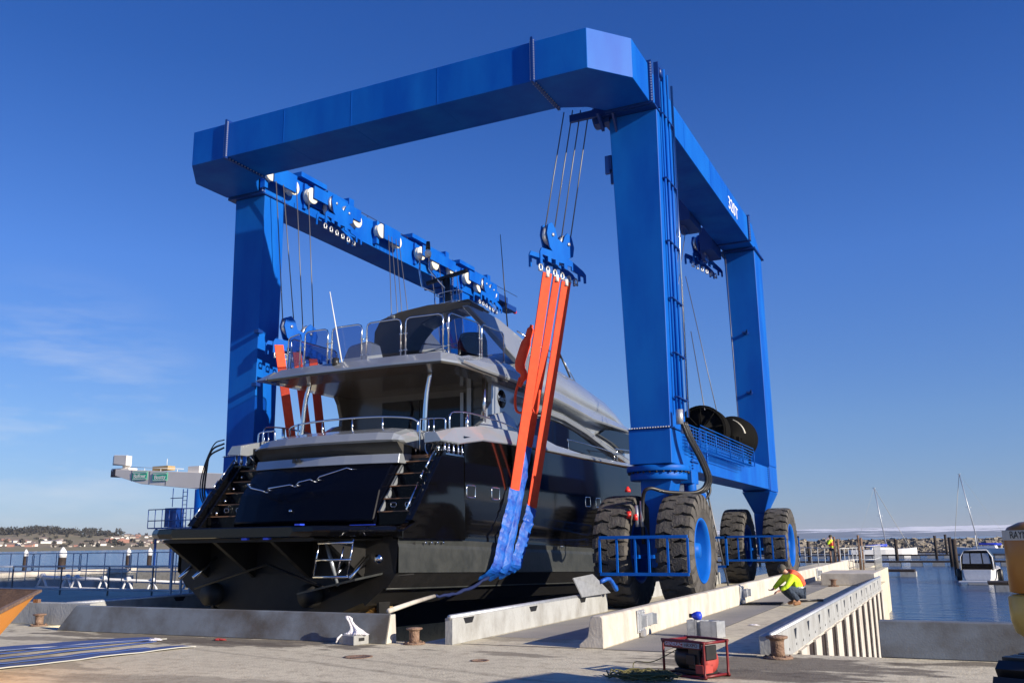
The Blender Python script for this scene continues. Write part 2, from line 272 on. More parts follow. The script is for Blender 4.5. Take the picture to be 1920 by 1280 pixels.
    def build(s, name, mat, parent=None, bevel=0, subsurf=0):
        if name in SPLIT:
            cl = s.clusters(SPLIT[name])
            if len(cl) > 1:
                o = None
                for fs in cl:
                    m = MB(); idx = {}
                    for fi in fs:
                        nf = []
                        for i in s.f[fi]:
                            if i not in idx: idx[i] = len(m.v); m.v.append(s.v[i])
                            nf.append(idx[i])
                        m.f.append(nf); m.mi.append(s.mi[fi]); m.sm.append(s.sm[fi])
                    o = m._build(name, mat, parent, bevel, subsurf)
                return o
        return s._build(name, mat, parent, bevel, subsurf)
    def _build(s, name, mat, parent=None, bevel=0, subsurf=0):
        me = bpy.data.meshes.new(name); me.from_pydata(s.v, [], s.f)
        for m in (mat if isinstance(mat, (list, tuple)) else [mat]): me.materials.append(MT[m])
        me.polygons.foreach_set('use_smooth', s.sm)
        if len(me.materials) > 1: me.polygons.foreach_set('material_index', s.mi)
        bm = bmesh.new(); bm.from_mesh(me); bmesh.ops.recalc_face_normals(bm, faces=bm.faces); bm.to_mesh(me); bm.free()
        o = bpy.data.objects.new(name, me); COL.objects.link(o)
        if bevel:
            b = o.modifiers.new('bevel', 'BEVEL'); b.width = bevel; b.segments = 1; b.limit_method = 'ANGLE'
        if subsurf:
            b = o.modifiers.new('sub', 'SUBSURF'); b.levels = subsurf; b.render_levels = subsurf
        if parent is not None:
            o.parent = parent
            if parent.type == 'EMPTY' and parent.parent is None: o.location = -Vector(parent.location)
        return o
def thing(name, loc, label, cat, group=None):
    o = bpy.data.objects.new(name, None); COL.objects.link(o); o.location = loc; o.empty_display_size = .2
    o['label'] = label; o['category'] = cat
    if group: o['group'] = group
    return o
def tag(o, label, cat, group=None):
    o['label'] = label; o['category'] = cat
    if group: o['group'] = group
    return o
def kind(o, k='structure'): o['kind'] = k; return o
def dup(root, delta, label=None, rotz=None, scale=None):
    def cp(o, par):
        c = o.copy(); COL.objects.link(c)
        if par is not None: c.parent = par
        for ch in o.children: cp(ch, c)
        return c
    r = cp(root, None); r.location = Vector(root.location)+Vector(delta)
    if rotz is not None: r.rotation_euler.z = rotz
    if scale: r.scale = scale
    if label: r['label'] = label
    return r
def text(name, body, mat, size, loc, rot, parent, ext=0.004, stretch=1.0):
    c = bpy.data.curves.new(name, 'FONT'); c.body = body; c.size = size; c.extrude = ext; c.align_x = 'CENTER'; c.align_y = 'CENTER'
    o = bpy.data.objects.new(name, c); COL.objects.link(o); bpy.context.view_layer.update()
    me = bpy.data.meshes.new_from_object(o.evaluated_get(bpy.context.evaluated_depsgraph_get())); bpy.data.objects.remove(o)
    me.materials.clear(); me.materials.append(MT[mat]); m = Matrix.Translation(loc)@rot.to_4x4()@Matrix.Diagonal((stretch, 1, 1, 1)); me.transform(m)
    o = bpy.data.objects.new(name, me); COL.objects.link(o)
    if parent is not None:
        o.parent = parent
        if parent.type == 'EMPTY' and parent.parent is None: o.location = -Vector(parent.location)
    return o
ROT_PX = Matrix(((0, 0, 1), (1, 0, 0), (0, 1, 0)))      # text facing +X, reading towards +Y
ROT_NY = Matrix(((1, 0, 0), (0, 0, -1), (0, 1, 0)))     # text facing -Y, reading towards +X
def arc(p, q, n, sag):                                   # hanging curve
    p, q = Vector(p), Vector(q); return [p.lerp(q, i/n)+Vector(sag)*4*(i/n)*(1-i/n) for i in range(n+1)]
def spl(ctrl, n=6):                                      # smooth curve through control points
    c = [Vector(x) for x in ctrl]; c = [c[0]*2-c[1]]+c+[c[-1]*2-c[-2]]; o = []
    for i in range(1, len(c)-2):
        for j in range(n):
            t = j/n; a, b, d, e = c[i-1], c[i], c[i+1], c[i+2]
            o.append(.5*((2*b)+(d-a)*t+(2*a-5*b+4*d-e)*t*t+(3*b-a-3*d+e)*t**3))
    return o+[c[-2]]
# ============================================================ SETTING
b = MB(); b.box(-4400, 2500, -60, 6270, -2.21, -2.2); kind(b.build('water', 'water'))
b = MB()
b.box(-60, 40, -40, 13.45, -4, 0)                        # quay
b.box(-60, -17.3, 13.45, 26.5, -4, 0)                     # left deck
b.box(-21.8, -17.3, 26.5, 44, -4, 0)
b.box(-8.1, -2.5, 13.45, 34.0, -4, 0)                     # right runway pier
b.box(-8.1, -4.4, 34.0, 62.0, -4, 0)
b.box(-2.5, 40, 13.45, 13.78, -4, 0)
b.box(-17.3, -10.9, 16.0, 17.6, -4, -0.55)
kind(b.build('quay_ground', 'ground'))
# hillsides as real terrain far away
def terrain(name, mat, a0, a1, na, r0, r1, nr, hf):
    b = MB(); vs = []
    for i in range(na+1):
        a = R(a0+(a1-a0)*i/na)
        for j in range(nr+1):
            r = r0+(r1-r0)*(j/nr); vs.append((math.sin(a)*r, math.cos(a)*r, -2.4+hf(math.degrees(a), j/nr, i)))
    fs = [(i*(nr+1)+j, i*(nr+1)+j+1, (i+1)*(nr+1)+j+1, (i+1)*(nr+1)+j) for i in range(na) for j in range(nr)]
    b.add(vs, fs, True); return kind(b.build(name, mat))
def sm(t): return t*t*(3-2*t)
from mathutils import noise
def hr(a, t, i):
    h = 53+4*math.sin(a*.23+1)+3*noise.noise(Vector((a*.7, 3, 0)))
    return h*sm(min(t*1.15, 1))*(1 if t < .87 else 1-(t-.87)*1.5)*1.0+3*noise.noise(Vector((a*1.6, t*6, 1)))*t
terrain('snowy_hill_ground', 'snow', -30, 22, 150, 3300, 6200, 26, hr)
def hl(a, t, i):
    prof = 27+6*math.exp(-((a+53.0)/2.0)**2)-max(0, (a+50))*.8
    return prof*(0.13*min(t*10, 1)+.87*sm(max(0, (t-.08)/.92)))+1.0*noise.noise(Vector((a*3, t*9, 5)))*t
hill_a = (-64, -34)
terrain('far_shore_ground', 'hill', -64, -30, 160, 1290, 1900, 24, hl)
def ppos(a, t):                                       # a point on the far shore
    r = 1290+610*t; ar = R(a); return Vector((math.sin(ar)*r, math.cos(ar)*r, -2.4+hl(a, t, 0)))
# town of small houses on the far shore
def house(mat, name, label, L_=11, W_=8, H_=5):
    t = thing(name, (0, 0, 0), label, 'house', 'small houses on the far shore')
    b = MB(); b.box(-L_/2, L_/2, -W_/2, W_/2, -2, H_); b.prism([(-W_/2, H_), (W_/2, H_), (0, H_+2.6)], 0, -L_/2, L_/2); b.build('wall', mat, t)
    b = MB(); 
    for s in (-1, 1): b.add([(-L_/2-.4, s*(W_/2+.5), H_-.2), (L_/2+.4, s*(W_/2+.5), H_-.2), (L_/2+.4, 0, H_+2.95), (-L_/2-.4, 0, H_+2.95), (-L_/2-.4, s*(W_/2+.5), H_+.1), (L_/2+.4, s*(W_/2+.5), H_+.1), (L_/2+.4, 0, H_+3.25), (-L_/2-.4, 0, H_+3.25)], [(0,1,2,3),(4,7,6,5),(0,4,5,1),(3,2,6,7),(0,3,7,4),(1,5,6,2)])
    b.build('roof', 'houser', t); return t
protos = [house('house', 'small_house', 'tiny pale sandy house with brown pitched roof in the town across the water'),
          house('housew', 'small_house', 'tiny white rendered house with brown pitched roof in the town across the water'),
          house('brick', 'small_house', 'tiny red brick house with brown pitched roof in the town across the water', 12, 9, 6)]
used = [False]*3; rr = random.Random(3); cnt = 0
while cnt < 190:
    a = rr.uniform(-58, -43.5) if rr.random() < .85 else rr.uniform(-43.5, -38)
    t = rr.choice([.22, .3, .38, .46, .56, .66, .76])+rr.uniform(-.04, .04)
    if -54.5 < a < -49 and t > .5: continue
    if noise.noise(Vector((a*.9, t*5, 2))) < -.05: continue
    k = 0 if rr.random() < .55 else (1 if rr.random() < .6 else 2)
    p = ppos(a, t); rz = R(-a)+rr.uniform(-.25, .25); cnt += 1; sc = rr.uniform(.38, .70)
    if not used[k]: o = protos[k]; used[k] = True; o.location = p; o.rotation_euler.z = rz; o.scale = (sc, sc, .9*sc)
    else:
        o = dup(protos[k], (0, 0, 0)); o.location = p; o.rotation_euler.z = rz; o.scale = (sc*rr.uniform(.8, 1.5), sc, .9*sc)
t = thing('long_building', ppos(-52.1, .36), 'long low white building in front of the wooded rise across the water', 'building'); t.rotation_euler.z = R(52)
b = MB(); b.box(-14, 14, -4, 4, -2, 3); o = b.build('wall', 'housew', t); o.location = (0, 0, 0)
b = MB(); b.prism([(-4.6, 3), (4.6, 3), (0, 4)], 0, -14.3, 14.3); o = b.build('roof', 'steel', t); o.location = (0, 0, 0)
t = thing('brick_mansion', ppos(-48.6, .42), 'large red brick building with white gables, tallest in the town across the water', 'building'); t.rotation_euler.z = R(48)
b = MB(); b.box(-13, 13, -5, 5, -2, 5); b.box(-14, -9, -5.6, 5.6, -2, 7); b.box(1, 5, -5.4, 5.4, -2, 6.5); o = b.build('wall', 'brick', t); o.location = (0, 0, 0)
b = MB()
for x in (-11.5, 3, 10): b.prism([(x-3, 5.2 if x > 8 else 7), (x+3, 5.2 if x > 8 else 7), (x, 9)], 1, -5.8, 5.8)
o = b.build('gable', 'housew', t); o.location = (0, 0, 0)
# distant woods on the ridge and scattered clumps
rr = random.Random(11); b = MB()
def clump(b, p, r, h, n):
    for _ in range(n):
        u = Vector((rr.gauss(0, 1), rr.gauss(0, 1), rr.gauss(0, 1))).normalized()*rr.random()**.4
        c = p+Vector((u.x*r, u.y*r, h*.55+u.z*h*.45)); q = Vector((rr.gauss(0, 1), rr.gauss(0, 1), rr.gauss(0, 1))).normalized(); w = q.orthogonal().normalized()*rr.uniform(.8, 2.0)
        x = q.cross(w).normalized()*rr.uniform(.8, 2.0); b.add([c-w, c-x, c+w, c+x], [(0, 1, 2, 3)])
for i in range(420):
    a = rr.uniform(-55, -48.5) if i < 200 else rr.uniform(-60, -36); t = rr.uniform(.72, 1.0) if i < 240 else rr.uniform(.1, .95)
    big = 1.0 if i < 200 else .75
    clump(b, ppos(a, t), rr.uniform(3, 7)*big, rr.choice([3, 5, 7, 9, 12])*big, 34)
kind(b.build('far_woodland', 'tree'), 'stuff')
# boulder breakwater on the right and the short one on the left
def boulders(name, p, q, h, wd, n, smin, smax, seed):
    rr = random.Random(seed); b = MB(); p, q = Vector(p), Vector(q); d = (q-p); nrm = Vector((-d.y, d.x, 0)).normalized()
    for _ in range(n):
        u = rr.uniform(-1, 1); s = rr.uniform(smin, smax); c = p+d*rr.random()+nrm*u*wd+Vector((0, 0, h*(1-abs(u)**1.3)*rr.uniform(.85, 1.05)-s*.3))
        vs = []
        for k in range(8):
            v = Vector(((k & 1)*2-1, (k >> 1 & 1)*2-1, (k >> 2 & 1)*2-1)); v = Vector((v.x*rr.uniform(.6, 1.1), v.y*rr.uniform(.6, 1.1), v.z*rr.uniform(.5, .9)))*s*.5; vs.append(v)
        e = Matrix.Rotation(rr.uniform(0, 6.28), 3, 'Z')@Matrix.Rotation(rr.uniform(-.6, .6), 3, 'X'); vs = [c+e@v for v in vs]
        b.add(vs, [(0,2,3,1),(4,5,7,6),(0,1,5,4),(1,3,7,5),(3,2,6,7),(2,0,4,6)])
    return kind(b.build(name, 'rock'), 'stuff')
boulders('rock_breakwater', (-75, 236, -2.2), (28, 247, -2.2), 3.0, 6, 5200, .5, 1.9, 5)
boulders('rock_mole', (-150, 150, -2.2), (-110, 168, -2.2), 2.3, 3.5, 900, .8, 1.6, 6)

# ---------------- kerbs, barriers and walls
b = MB(); y = 13.5; k = 0
prof = [(-5.38, 0), (-4.98, 0), (-4.99, .44), (-5.02, .475), (-5.15, .475), (-5.19, .44), (-5.24, .17), (-5.38, .06)]
while y < 52:
    y2 = min(y+4.3, 52); b.prism(prof, 1, y+.012, y2-.012); y = y2
t = thing('concrete_barrier', (-5.15, 13.5, 0), 'long pale concrete upstand running beside the hoist tyres with flared near end', 'barrier'); b.build('barrier_block', 'conc', t, bevel=.012)
def bracket(y, lab):
    t = thing('steel_bracket', (-4.98, y, .1), lab, 'bracket', 'galvanised brackets bolted to the concrete upstand')
    b = MB(); b.box(-4.98, -4.955, y-.32, y+.05, .08, .44); b.box(-4.955, -4.93, y-.12, y+.5, .16, .36); b.box(-4.955, -4.85, y+.42, y+.44, .17, .35); b.box(-4.93, -4.86, y-.12, y-.10, .17, .35)
    b.build('plate', 'steel', t, bevel=.004)
    b = MB(); b.box(-4.955, -4.90, y-.22, y-.06, .02, .12)
    for dz in (.12, .40):
        for dy in (-.27, 0): b.lathe([(.016, 0), (.016, .02)], (-4.955, y+dy, dz), 0, 6)
    b.build('bolts', 'bolt', t)
for i, (yy, lab) in enumerate([(15.45, 'galvanised steel bracket on the concrete upstand, the nearest and largest one'), (23.6, 'galvanised steel bracket on the concrete upstand just left of the crouching worker'), (31.6, 'galvanised bracket on the upstand just behind the crouching worker'), (37.4, 'small far galvanised bracket on the upstand near the pier-end block')]): bracket(yy, lab)
# grey steel-capped kerbs
def grey_kerb(x, y0, y1, lab, h=.41, w=.14, notch_side=1, cap=True):
    t = thing('kerb_wall', (x, y0, 0), lab, 'kerb')
    xs = x+w/2*notch_side; b = MB(); b.box(x-w/2, x+w/2, y0, y1, 0.0, h); b.build('wall_face', 'gconc', t, bevel=.006)
    if cap:
        b = MB(); b.tube([(xs-.05*notch_side, y0-.01, h+.012), (xs-.05*notch_side, y1, h+.012)], .042, 10); b.build('cap_rail', 'steel', t)
    b = MB(); yy = y0+.55
    while yy < y1-.4:
        e = xs+.003*notch_side; b.prism([(yy-.19, h-.02), (yy+.19, h-.02), (yy+.12, h-.115), (yy-.12, h-.115)], 0, e-.001*notch_side, e); yy += 2.6
    b.build('notches', 'black', t); return t
grey_kerb(-7.52, 13.25, 20.55, 'pale grey steel-capped kerb wall beside the hoist slot, with near end at the rusty bollard')
grey_kerb(-8.0, 20.9, 34, 'grey kerb wall seen between the hoist tyres at the far side of the runway', cap=False)
grey_kerb(-17.35, 14.0, 40, 'shaded kerb wall along the port side of the hoist slot behind the yacht')
t = thing('pier_kerb', (-2.58, 13.6, 0), 'low grey steel-nosed kerb with triangular notches along the pier edge above the piles', 'kerb')
b = MB(); b.box(-2.68, -2.485, 13.6, 34.0, -0.16, .25); b.build('kerb_face', 'gconc', t, bevel=.006)
b = MB(); b.tube([(-2.52, 13.58, .26), (-2.52, 34.0, .26)], .04, 10); b.build('nosing', 'steel', t)
b = MB(); yy = 14.15
rr = random.Random(4)
while yy < 33.7:
    b.prism([(yy-.13, .19), (yy+.13, .19), (yy+.03, .03), (yy-.03, .03)], 0, -2.4845, -2.4835)
    b.lathe([(.022, 0), (.022, .004)], (-2.484, yy+.75, -.06), 0, 8); b.lathe([(.022, 0), (.022, .004)], (-2.484, yy+.02, -.05), 0, 8); yy += 1.42
b.build('notches', 'black', t)
# pier side: pale fender panels with dark sheet-pile slots between
t = thing('pier_cladding', (-2.5, 14, -.17), 'pale concrete pier face divided by dark vertical pile slots below the grey kerb', 'pier wall')
ys = [13.8, 15.3, 17.0, 18.55, 20.15, 21.85, 23.35, 24.85, 26.45, 28.05, 29.6, 31.15, 32.75]
b = MB(); b.box(-2.5, -2.492, 13.8, 34, -4, -.16)
for i, y in enumerate(ys):
    y0 = y+.42; y1 = (ys[i+1] if i+1 < len(ys) else 34.4)-.42+.04; b.box(-2.4915, -2.44, y0+.02, min(y1, 34.0)-.03, -4, -.17)
b.build('fender_panel', 'conc', t)
b = MB()
for y in ys:
    b.box(-2.489, -2.478, y-.44, y+.46, -4, -.20); b.box(-2.478, -2.462, y-.40, y-.30, -4, -.2); b.box(-2.478, -2.462, y+.28, y+.40, -4, -.2)
b.build('pile_slot', 'darkpile', t)
t = thing('end_block', (-3.4, 33.6, 0), 'broad concrete block closing the far end of the pier walkway', 'block')
b = MB(); b.box(-4.35, -2.62, 33.4, 36.6, 0.0, .40); b.build('block', 'conc', t, bevel=.02)
b = MB(); b.box(-4.4, -2.5, 34.0, 36.6, -4, -.001); kind(b.build('pier_ground', 'ground'))
# slabs at the quay head
t = thing('head_slab', (-12, 13.1, 0), 'stained blue-grey precast slab standing along the quay head below the yacht stern', 'wall')
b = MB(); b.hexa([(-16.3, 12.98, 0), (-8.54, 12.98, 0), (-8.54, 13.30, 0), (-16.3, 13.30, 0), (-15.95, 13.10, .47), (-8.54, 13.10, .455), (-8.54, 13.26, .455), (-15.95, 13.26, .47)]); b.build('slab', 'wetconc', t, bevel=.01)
b = MB(); b.add([(-8.537, 12.995, .005), (-8.537, 13.29, .005), (-8.537, 13.25, .45), (-8.537, 13.11, .45)], [(0, 1, 2, 3)]); b.build('end_plate', 'conc', t)
t = thing('grey_wall', (-20, 14, 0), 'pale grey wall behind the small bollard and the orange skip', 'wall')
b = MB(); b.box(-30, -16.45, 13.86, 14.1, 0.0, .45); b.build('slab', 'gconc', t, bevel=.01)
t = thing('basin_wall', (0, 13.9, 0), 'blotchy grey concrete wall across the water basin beside the digger', 'wall')
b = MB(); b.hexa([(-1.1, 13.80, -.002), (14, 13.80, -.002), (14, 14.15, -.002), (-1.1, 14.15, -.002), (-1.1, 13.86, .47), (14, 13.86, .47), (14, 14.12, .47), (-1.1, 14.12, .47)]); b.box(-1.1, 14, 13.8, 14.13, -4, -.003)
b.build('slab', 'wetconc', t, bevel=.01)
b = MB(); b.box(-4.96, -4.06, 13.48, 33.38, .0005, .004); b.box(-7.4, -5.42, 14.6, 33.9, .0005, .003); kind(b.build('walkway_strip', 'asphalt'))
# ground joints and steps
b = MB(); b.box(-4.95, -2.69, 13.40, 13.46, .001, .004); b.box(-7.4, -5.4, 13.42, 13.47, .001, .004); b.box(-4.05, -4.03, 13.5, 33.4, .001, .004)
kind(b.build('ground_joint', 'bpaint'))
t0 = None
for (x, y, r, lab) in ((-7.99, 11.43, .21, 'larger rusty round ground socket cover below the grey box'), (-6.12, 11.65, .13, 'smaller rusty round ground cover in front of the hoist runway')):
    b = MB(); b.lathe([(r, .001), (r, .008), (r*.8, .008), (r*.78, .004)], (x, y, 0), 2, 24); tag(b.build('ground_cover', 'rust'), lab, 'manhole cover')

# ============================================================ BOAT HOIST
H = thing('boat_hoist', (-13, 21.5, 0), 'huge blue travelling boat hoist on eight giant tyres straddling the yacht', 'boat hoist')
XR0, XR1 = -7.12, -5.93; XL0, XL1 = -20.15, -18.85
ZB, ZT = 12.6, 13.66
def p3(poly, z0, z1): b = MB(); b.prism(poly, 2, z0, z1); return b
# front beam with chamfered corners returning to the legs
b = p3([(-8.21, 18.56), (-17.95, 18.56), (-17.95, 20.15), (-8.21, 20.15)], ZB, ZT); b.build('cross_beam', 'blue', H, bevel=.008)
b = p3([(-8.18, 18.56), (-6.77, 18.56), (-5.95, 19.52), (-5.95, 20.85), (-7.15, 20.85), (-7.5, 20.45), (-8.18, 20.15)], ZB-.002, ZT+.002); b.build('corner_box', 'blue', H, bevel=.008)
b = p3([(-17.98, 18.56), (-19.3, 18.56), (-20.22, 19.66), (-20.2, 21.0), (-18.9, 21.0), (-18.5, 20.4), (-17.98, 20.15)], ZB-.002, ZT+.002); b.build('corner_box', 'blue', H, bevel=.008)
def flange_x(x, y0, y1, z0, z1):                         # bolted flange in plane x
    b = MB(); b.box(x-.035, x+.035, y0-.09, y1+.05, z0-.05, z1+.09); b.build('bolt_flange', 'dblue', H)
    b = MB(); n = 17
    for i in range(n): 
        z = z0+.02+(z1-z0-.02)*i/(n-1); b.box(x-.055, x+.055, y0-.078, y0-.048, z-.018, z+.018)
    for i in range(12): b.box(x-.055, x+.055, y0+.1+(y1-y0-.2)*i/11-.015, y0+.1+(y1-y0-.2)*i/11+.015, z0-.04, z0-.012)
    b.build('flange_bolts', 'bolt', H)
flange_x(-8.18, 18.56, 20.15, ZB, ZT); flange_x(-17.97, 18.56, 20.15, ZB, ZT)
def flange_y(y, x0, x1, z0, z1, xb):
    b = MB(); b.box(x0-.06, x1+.09, y-.035, y+.035, z0-.05, z1+.09); b.build('bolt_flange', 'dblue', H)
    b = MB(); n = 15
    for i in range(n):
        z = z0+.02+(z1-z0-.02)*i/(n-1); b.box(xb-.015, xb+.015, y-.06, y+.06, z-.02, z+.02)
    b.build('flange_bolts', 'bolt', H)
flange_y(20.9, -7.12, -5.95, ZB, ZT, -5.88); flange_y(33.35, XR0, XR1, ZB, ZT-.15, XR1+.07)
flange_y(21.1, XL0, XL1, ZB, ZT, XL1+.07); flange_y(33.4, XL0, XL1, ZB, ZT, XL1+.07)
# side beams
b = MB(); b.box(XR0, XR1, 20.94, 33.31, ZB, ZT-.12); b.build('side_beam', 'blue', H, bevel=.008)
b = MB(); b.box(XR0, XR1, 33.39, 34.3, ZB, ZT-.15); b.prism([(34.3, ZB), (35.75, ZB), (35.55, ZB+.25), (34.3, ZT-.15)], 0, XR0+.02, XR1-.02); b.build('end_box', 'blue', H, bevel=.008)
b = MB(); b.box(XL0, XL1, 21.14, 33.36, ZB, ZT-.02); b.build('side_beam', 'blue', H, bevel=.008)
b = MB(); b.box(XL0, XL1, 33.44, 36.3, ZB, ZT-.02); b.prism([(36.3, ZB), (38.3, ZB+.45), (38.3, ZT-.15), (36.3, ZT-.02)], 0, XL0+.1, XL1-.1); b.build('end_box', 'blue', H, bevel=.008)
b = MB(); b.box(XL1-.9, XL1-.25, 38.3, 39.6, 13.25, 13.55); b.box(XL1-.9, XL1-.3, 39.6, 40.7, 13.05, 13.3); b.build('end_bracket', 'dblue', H)
b = MB(); b.lathe([(.10, 0), (.10, .12), (.06, .2)], (XL1-.45, 40.75, 13.12), 1, 12); b.build('end_lamp', 'red2', H)
b = MB(); b.tube([(XL1-.1, 21.3, ZT+.12), (XL1-.1, 40.4, ZT+.12)], .012, 6)
for k in range(12): b.tube([(XL1-.1, 21.5+k*1.4, ZT-.02), (XL1-.1, 21.5+k*1.4, ZT+.12)], .012, 6)
b.build('edge_cable', 'bpaint', H)
b = MB()
for x in (-10.9, -13.6, -15.9): b.box(x, x+.014, 18.554, 18.562, ZB+.01, ZT-.01); b.box(x, x+.014, 18.57, 20.14, ZB-.004, ZB+.002)
b.build('weld_seam', 'blue', H)
b = MB()
for y in (24.2, 27.4, 30.0): b.box(-5.932, -5.924, y, y+.014, ZB+.01, ZT-.13); b.box(XR0+.01, XR1-.01, y, y+.014, ZB-.004, ZB+.002)
b.build('weld_seam', 'blue', H)
# legs: taper a little
def leg(x0t, x1t, x0b, x1b, y0, y1, zb, zt):
    b = MB(); b.hexa([(x0b, y0, zb), (x1b, y0, zb), (x1b, y1, zb), (x0b, y1, zb), (x0t, y0, zt), (x1t, y0, zt), (x1t, y1, zt), (x0t, y1, zt)]); return b.build('leg', 'blue', H, bevel=.01)
leg(-7.17, -5.87, -6.93, -5.93, 21.2, 22.6, 4.25, 12.52)
leg(-7.10, -5.93, -6.95, -5.93, 34.3, 35.72, 4.2, 12.50)
leg(-20.0, -18.8, -19.85, -18.8, 21.2, 22.15, 3.3, 12.52)
leg(-20.0, -18.8, -19.85, -18.8, 34.3, 35.7, 3.3, 12.52)
for q in ((-7.4, -5.84, 20.95, 22.75, 12.525, 12.565), (-7.25, -5.85, 34.1, 35.95, 12.505, 12.56), (-20.2, -18.75, 21.05, 22.3, 12.525, 12.565)): MB().box(*q).build('leg_cap_plate', 'dblue', H)
b = MB()
b.prism([(20.75, 12.52), (21.2, 12.2), (21.2, 12.52)], 0, -7.38, -7.30); b.build('gusset', 'dblue', H); b = MB()
b.prism([(20.9, 12.52), (21.2, 12.1), (21.2, 12.52)], 0, -7.0, -6.95)
b.build('gusset', 'dblue', H)
# base boxes, bolt rows, slew rings, forks
for (xa, xb_, ya, yb, cx, cy) in ((-6.98, -5.93, 21.2, 22.75, -6.5, 21.95), (-6.98, -5.93, 34.25, 35.75, -6.5, 35.0), (-19.9, -18.8, 21.2, 22.7, -19.35, 21.95), (-19.9, -18.8, 34.2, 35.7, -19.35, 35.0)):
    near = ya < 30
    b = MB()
    if near: b.box(xa, xb_, ya-.03, yb, 3.38, 4.22)
    else: b.box(xa, xb_-.01, ya+.02, yb-.02, 3.28, 4.19)
    b.build('leg_base', 'blue', H, bevel=.01)
    if near:
        b = MB(); n = 16
        for i in range(n): b.box(xa+.03+(xb_-xa-.06)*i/(n-1)-.012, xa+.03+(xb_-xa-.06)*i/(n-1)+.012, ya-.055, ya-.028, 4.235, 4.262)
        b.build('bolt_row', 'white', H)
        b = MB(); b.box(xa-.02, xb_+.04, ya-.06, yb+.03, 4.222, 4.232); b.build('joint_plate', 'dblue', H)
    if near:
        b = MB(); b.lathe([(.78, 3.22), (.78, 3.36), (.70, 3.375)], (cx, cy, 0), 2, 36); b.lathe([(.70, 3.02), (.70, 3.2)], (cx, cy, 0), 2, 36); b.build('slew_ring', 'blue', H, bevel=.01)
        b = MB()
        for i in range(28):
            a = i*2*math.pi/28; b.lathe([(.022, 3.17), (.022, 3.23)], (cx+.74*math.cos(a), cy+.74*math.sin(a), 0), 2, 6)
        b.build('ring_bolts', 'bpaint', H)
        b = MB(); b.prism([(cx-.34, 3.05), (cx+.46, 3.05), (cx+.30, 2.45), (cx+.17, 2.2), (cx+.17, 1.05), (cx-.17, 1.05), (cx-.17, 2.35), (cx-.34, 2.6)], 1, cy-.42, cy+.42)
        b.box(cx-.12, cx+.12, cy-.55, cy+.75, .95, 1.6); b.build('wheel_fork', 'blue', H, bevel=.015)
    else:
        b = MB(); b.hexa([(cx-.17, cy-.3, 1.0), (cx+.17, cy-.3, 1.0), (cx+.17, cy+.3, 1.0), (cx-.17, cy+.3, 1.0), (cx-.2, cy-.35, 2.5), (cx+.2, cy-.35, 2.5), (cx+.2, cy+.35, 2.5), (cx-.2, cy+.35, 2.5)])
        b.hexa([(cx-.2, cy-.35, 2.5), (cx+.2, cy-.35, 2.5), (cx+.2, cy+.35, 2.5), (cx-.2, cy+.35, 2.5), (cx-.47, cy-.9, 3.26), (cx+.55, cy-.9, 3.26), (cx+.55, cy+.72, 3.26), (cx-.47, cy+.72, 3.26)]); b.build('wheel_fork', 'blue', H, bevel=.015)
# lower tie beams
b = MB(); b.box(-6.85, -5.96, 22.75, 34.25, 3.32, 4.12); b.build('tie_beam', 'blue', H, bevel=.01)
b = MB(); b.box(-19.8, -18.9, 22.7, 34.2, 3.32, 4.12); b.build('tie_beam', 'blue', H, bevel=.01)
b = MB()
for yy in (23.15, 33.95):
    for i in range(11): b.box(-5.962, -5.925, yy-.05, yy+.05, 3.36+i*.075, 3.39+i*.075)
b.build('tie_bolts', 'dblue', H)
b = MB(); b.box(-6.9, -5.9, 22.85, 23.5, 2.98, 3.315); b.lathe([(.16, 2.55), (.16, 3.3)], (-6.05, 23.2, 0), 2, 16); b.box(-6.3, -5.75, 22.95, 23.6, 2.62, 2.75); b.build('steer_cylinder', 'blue', H, bevel=.01)
# wheels
def wheel(cx, cy, out=1, name='wheel'):
    c = (cx, cy, 1.33)
    b = MB(); b.lathe([(.02, .30*out), (.17, .30*out), (.19, .10*out), (.27, .06*out), (.29, -.12*out), (.33, -.20*out), (.58, -.20*out), (.64, -.08*out), (.68, .28*out), (.71, .36*out), (.745, .385*out), (.765, .37*out), (.77, -.30*out), (.05, -.30*out)], c, 0, 40)
    for i in range(16):
        a = i*math.pi/8; b.lathe([(.022, .0*out), (.022, .10*out)], (cx, cy+.24*math.sin(a), 1.33+.24*math.cos(a)), 0, 6)
    w = b.build(name, 'blue', H)
    b = MB(); pf = [(.74, -.34), (.78, -.37), (.98, -.42), (1.14, -.42), (1.24, -.38), (1.285, -.25), (1.29, 0), (1.285, .25), (1.24, .38), (1.14, .42), (.98, .42), (.78, .37), (.74, .34)]
    b.lathe(pf, c, 0, 64, caps=False); b.cur = 2; b.lathe([(1.292, -.20), (1.296, 0), (1.292, .20)], c, 0, 64, caps=False); b.cur = 1; n = 25
    for i in range(n):
        for s in (-1, 1):
            a0 = 2*math.pi*(i+(.5 if s > 0 else 0))/n; wd = 2*math.pi/n*.66
            for (x, rr_, da, wk) in (): pass
            secs = []
            for (x, rr_, da, wk) in ((.428, 1.10, 0, .92), (.425, 1.24, 0, .98), (.395, 1.325, 0, 1.0), (.30, 1.345, .0, 1.05), (.20, 1.35, .03, 1.12), (.12, 1.35, .0, 1.25), (.03, 1.35, -.02, 1.35), (-.02, 1.35, .01, 1.35)):
                pp = []
                for (aa, rad) in ((a0+da, rr_), (a0+da+wd*wk, rr_), (a0+da+wd*wk, rr_-.12), (a0+da, rr_-.12)):
                    pp.append(Vector((cx+s*x, cy+rad*math.sin(aa), 1.33+rad*math.cos(aa))))
                secs.append(pp)
            b.loft(secs)
    ty = b.build('tyre', ['rubber', 'tread', 'groove'], w)
    return w
w0 = wheel(-5.86, 21.9, 1)
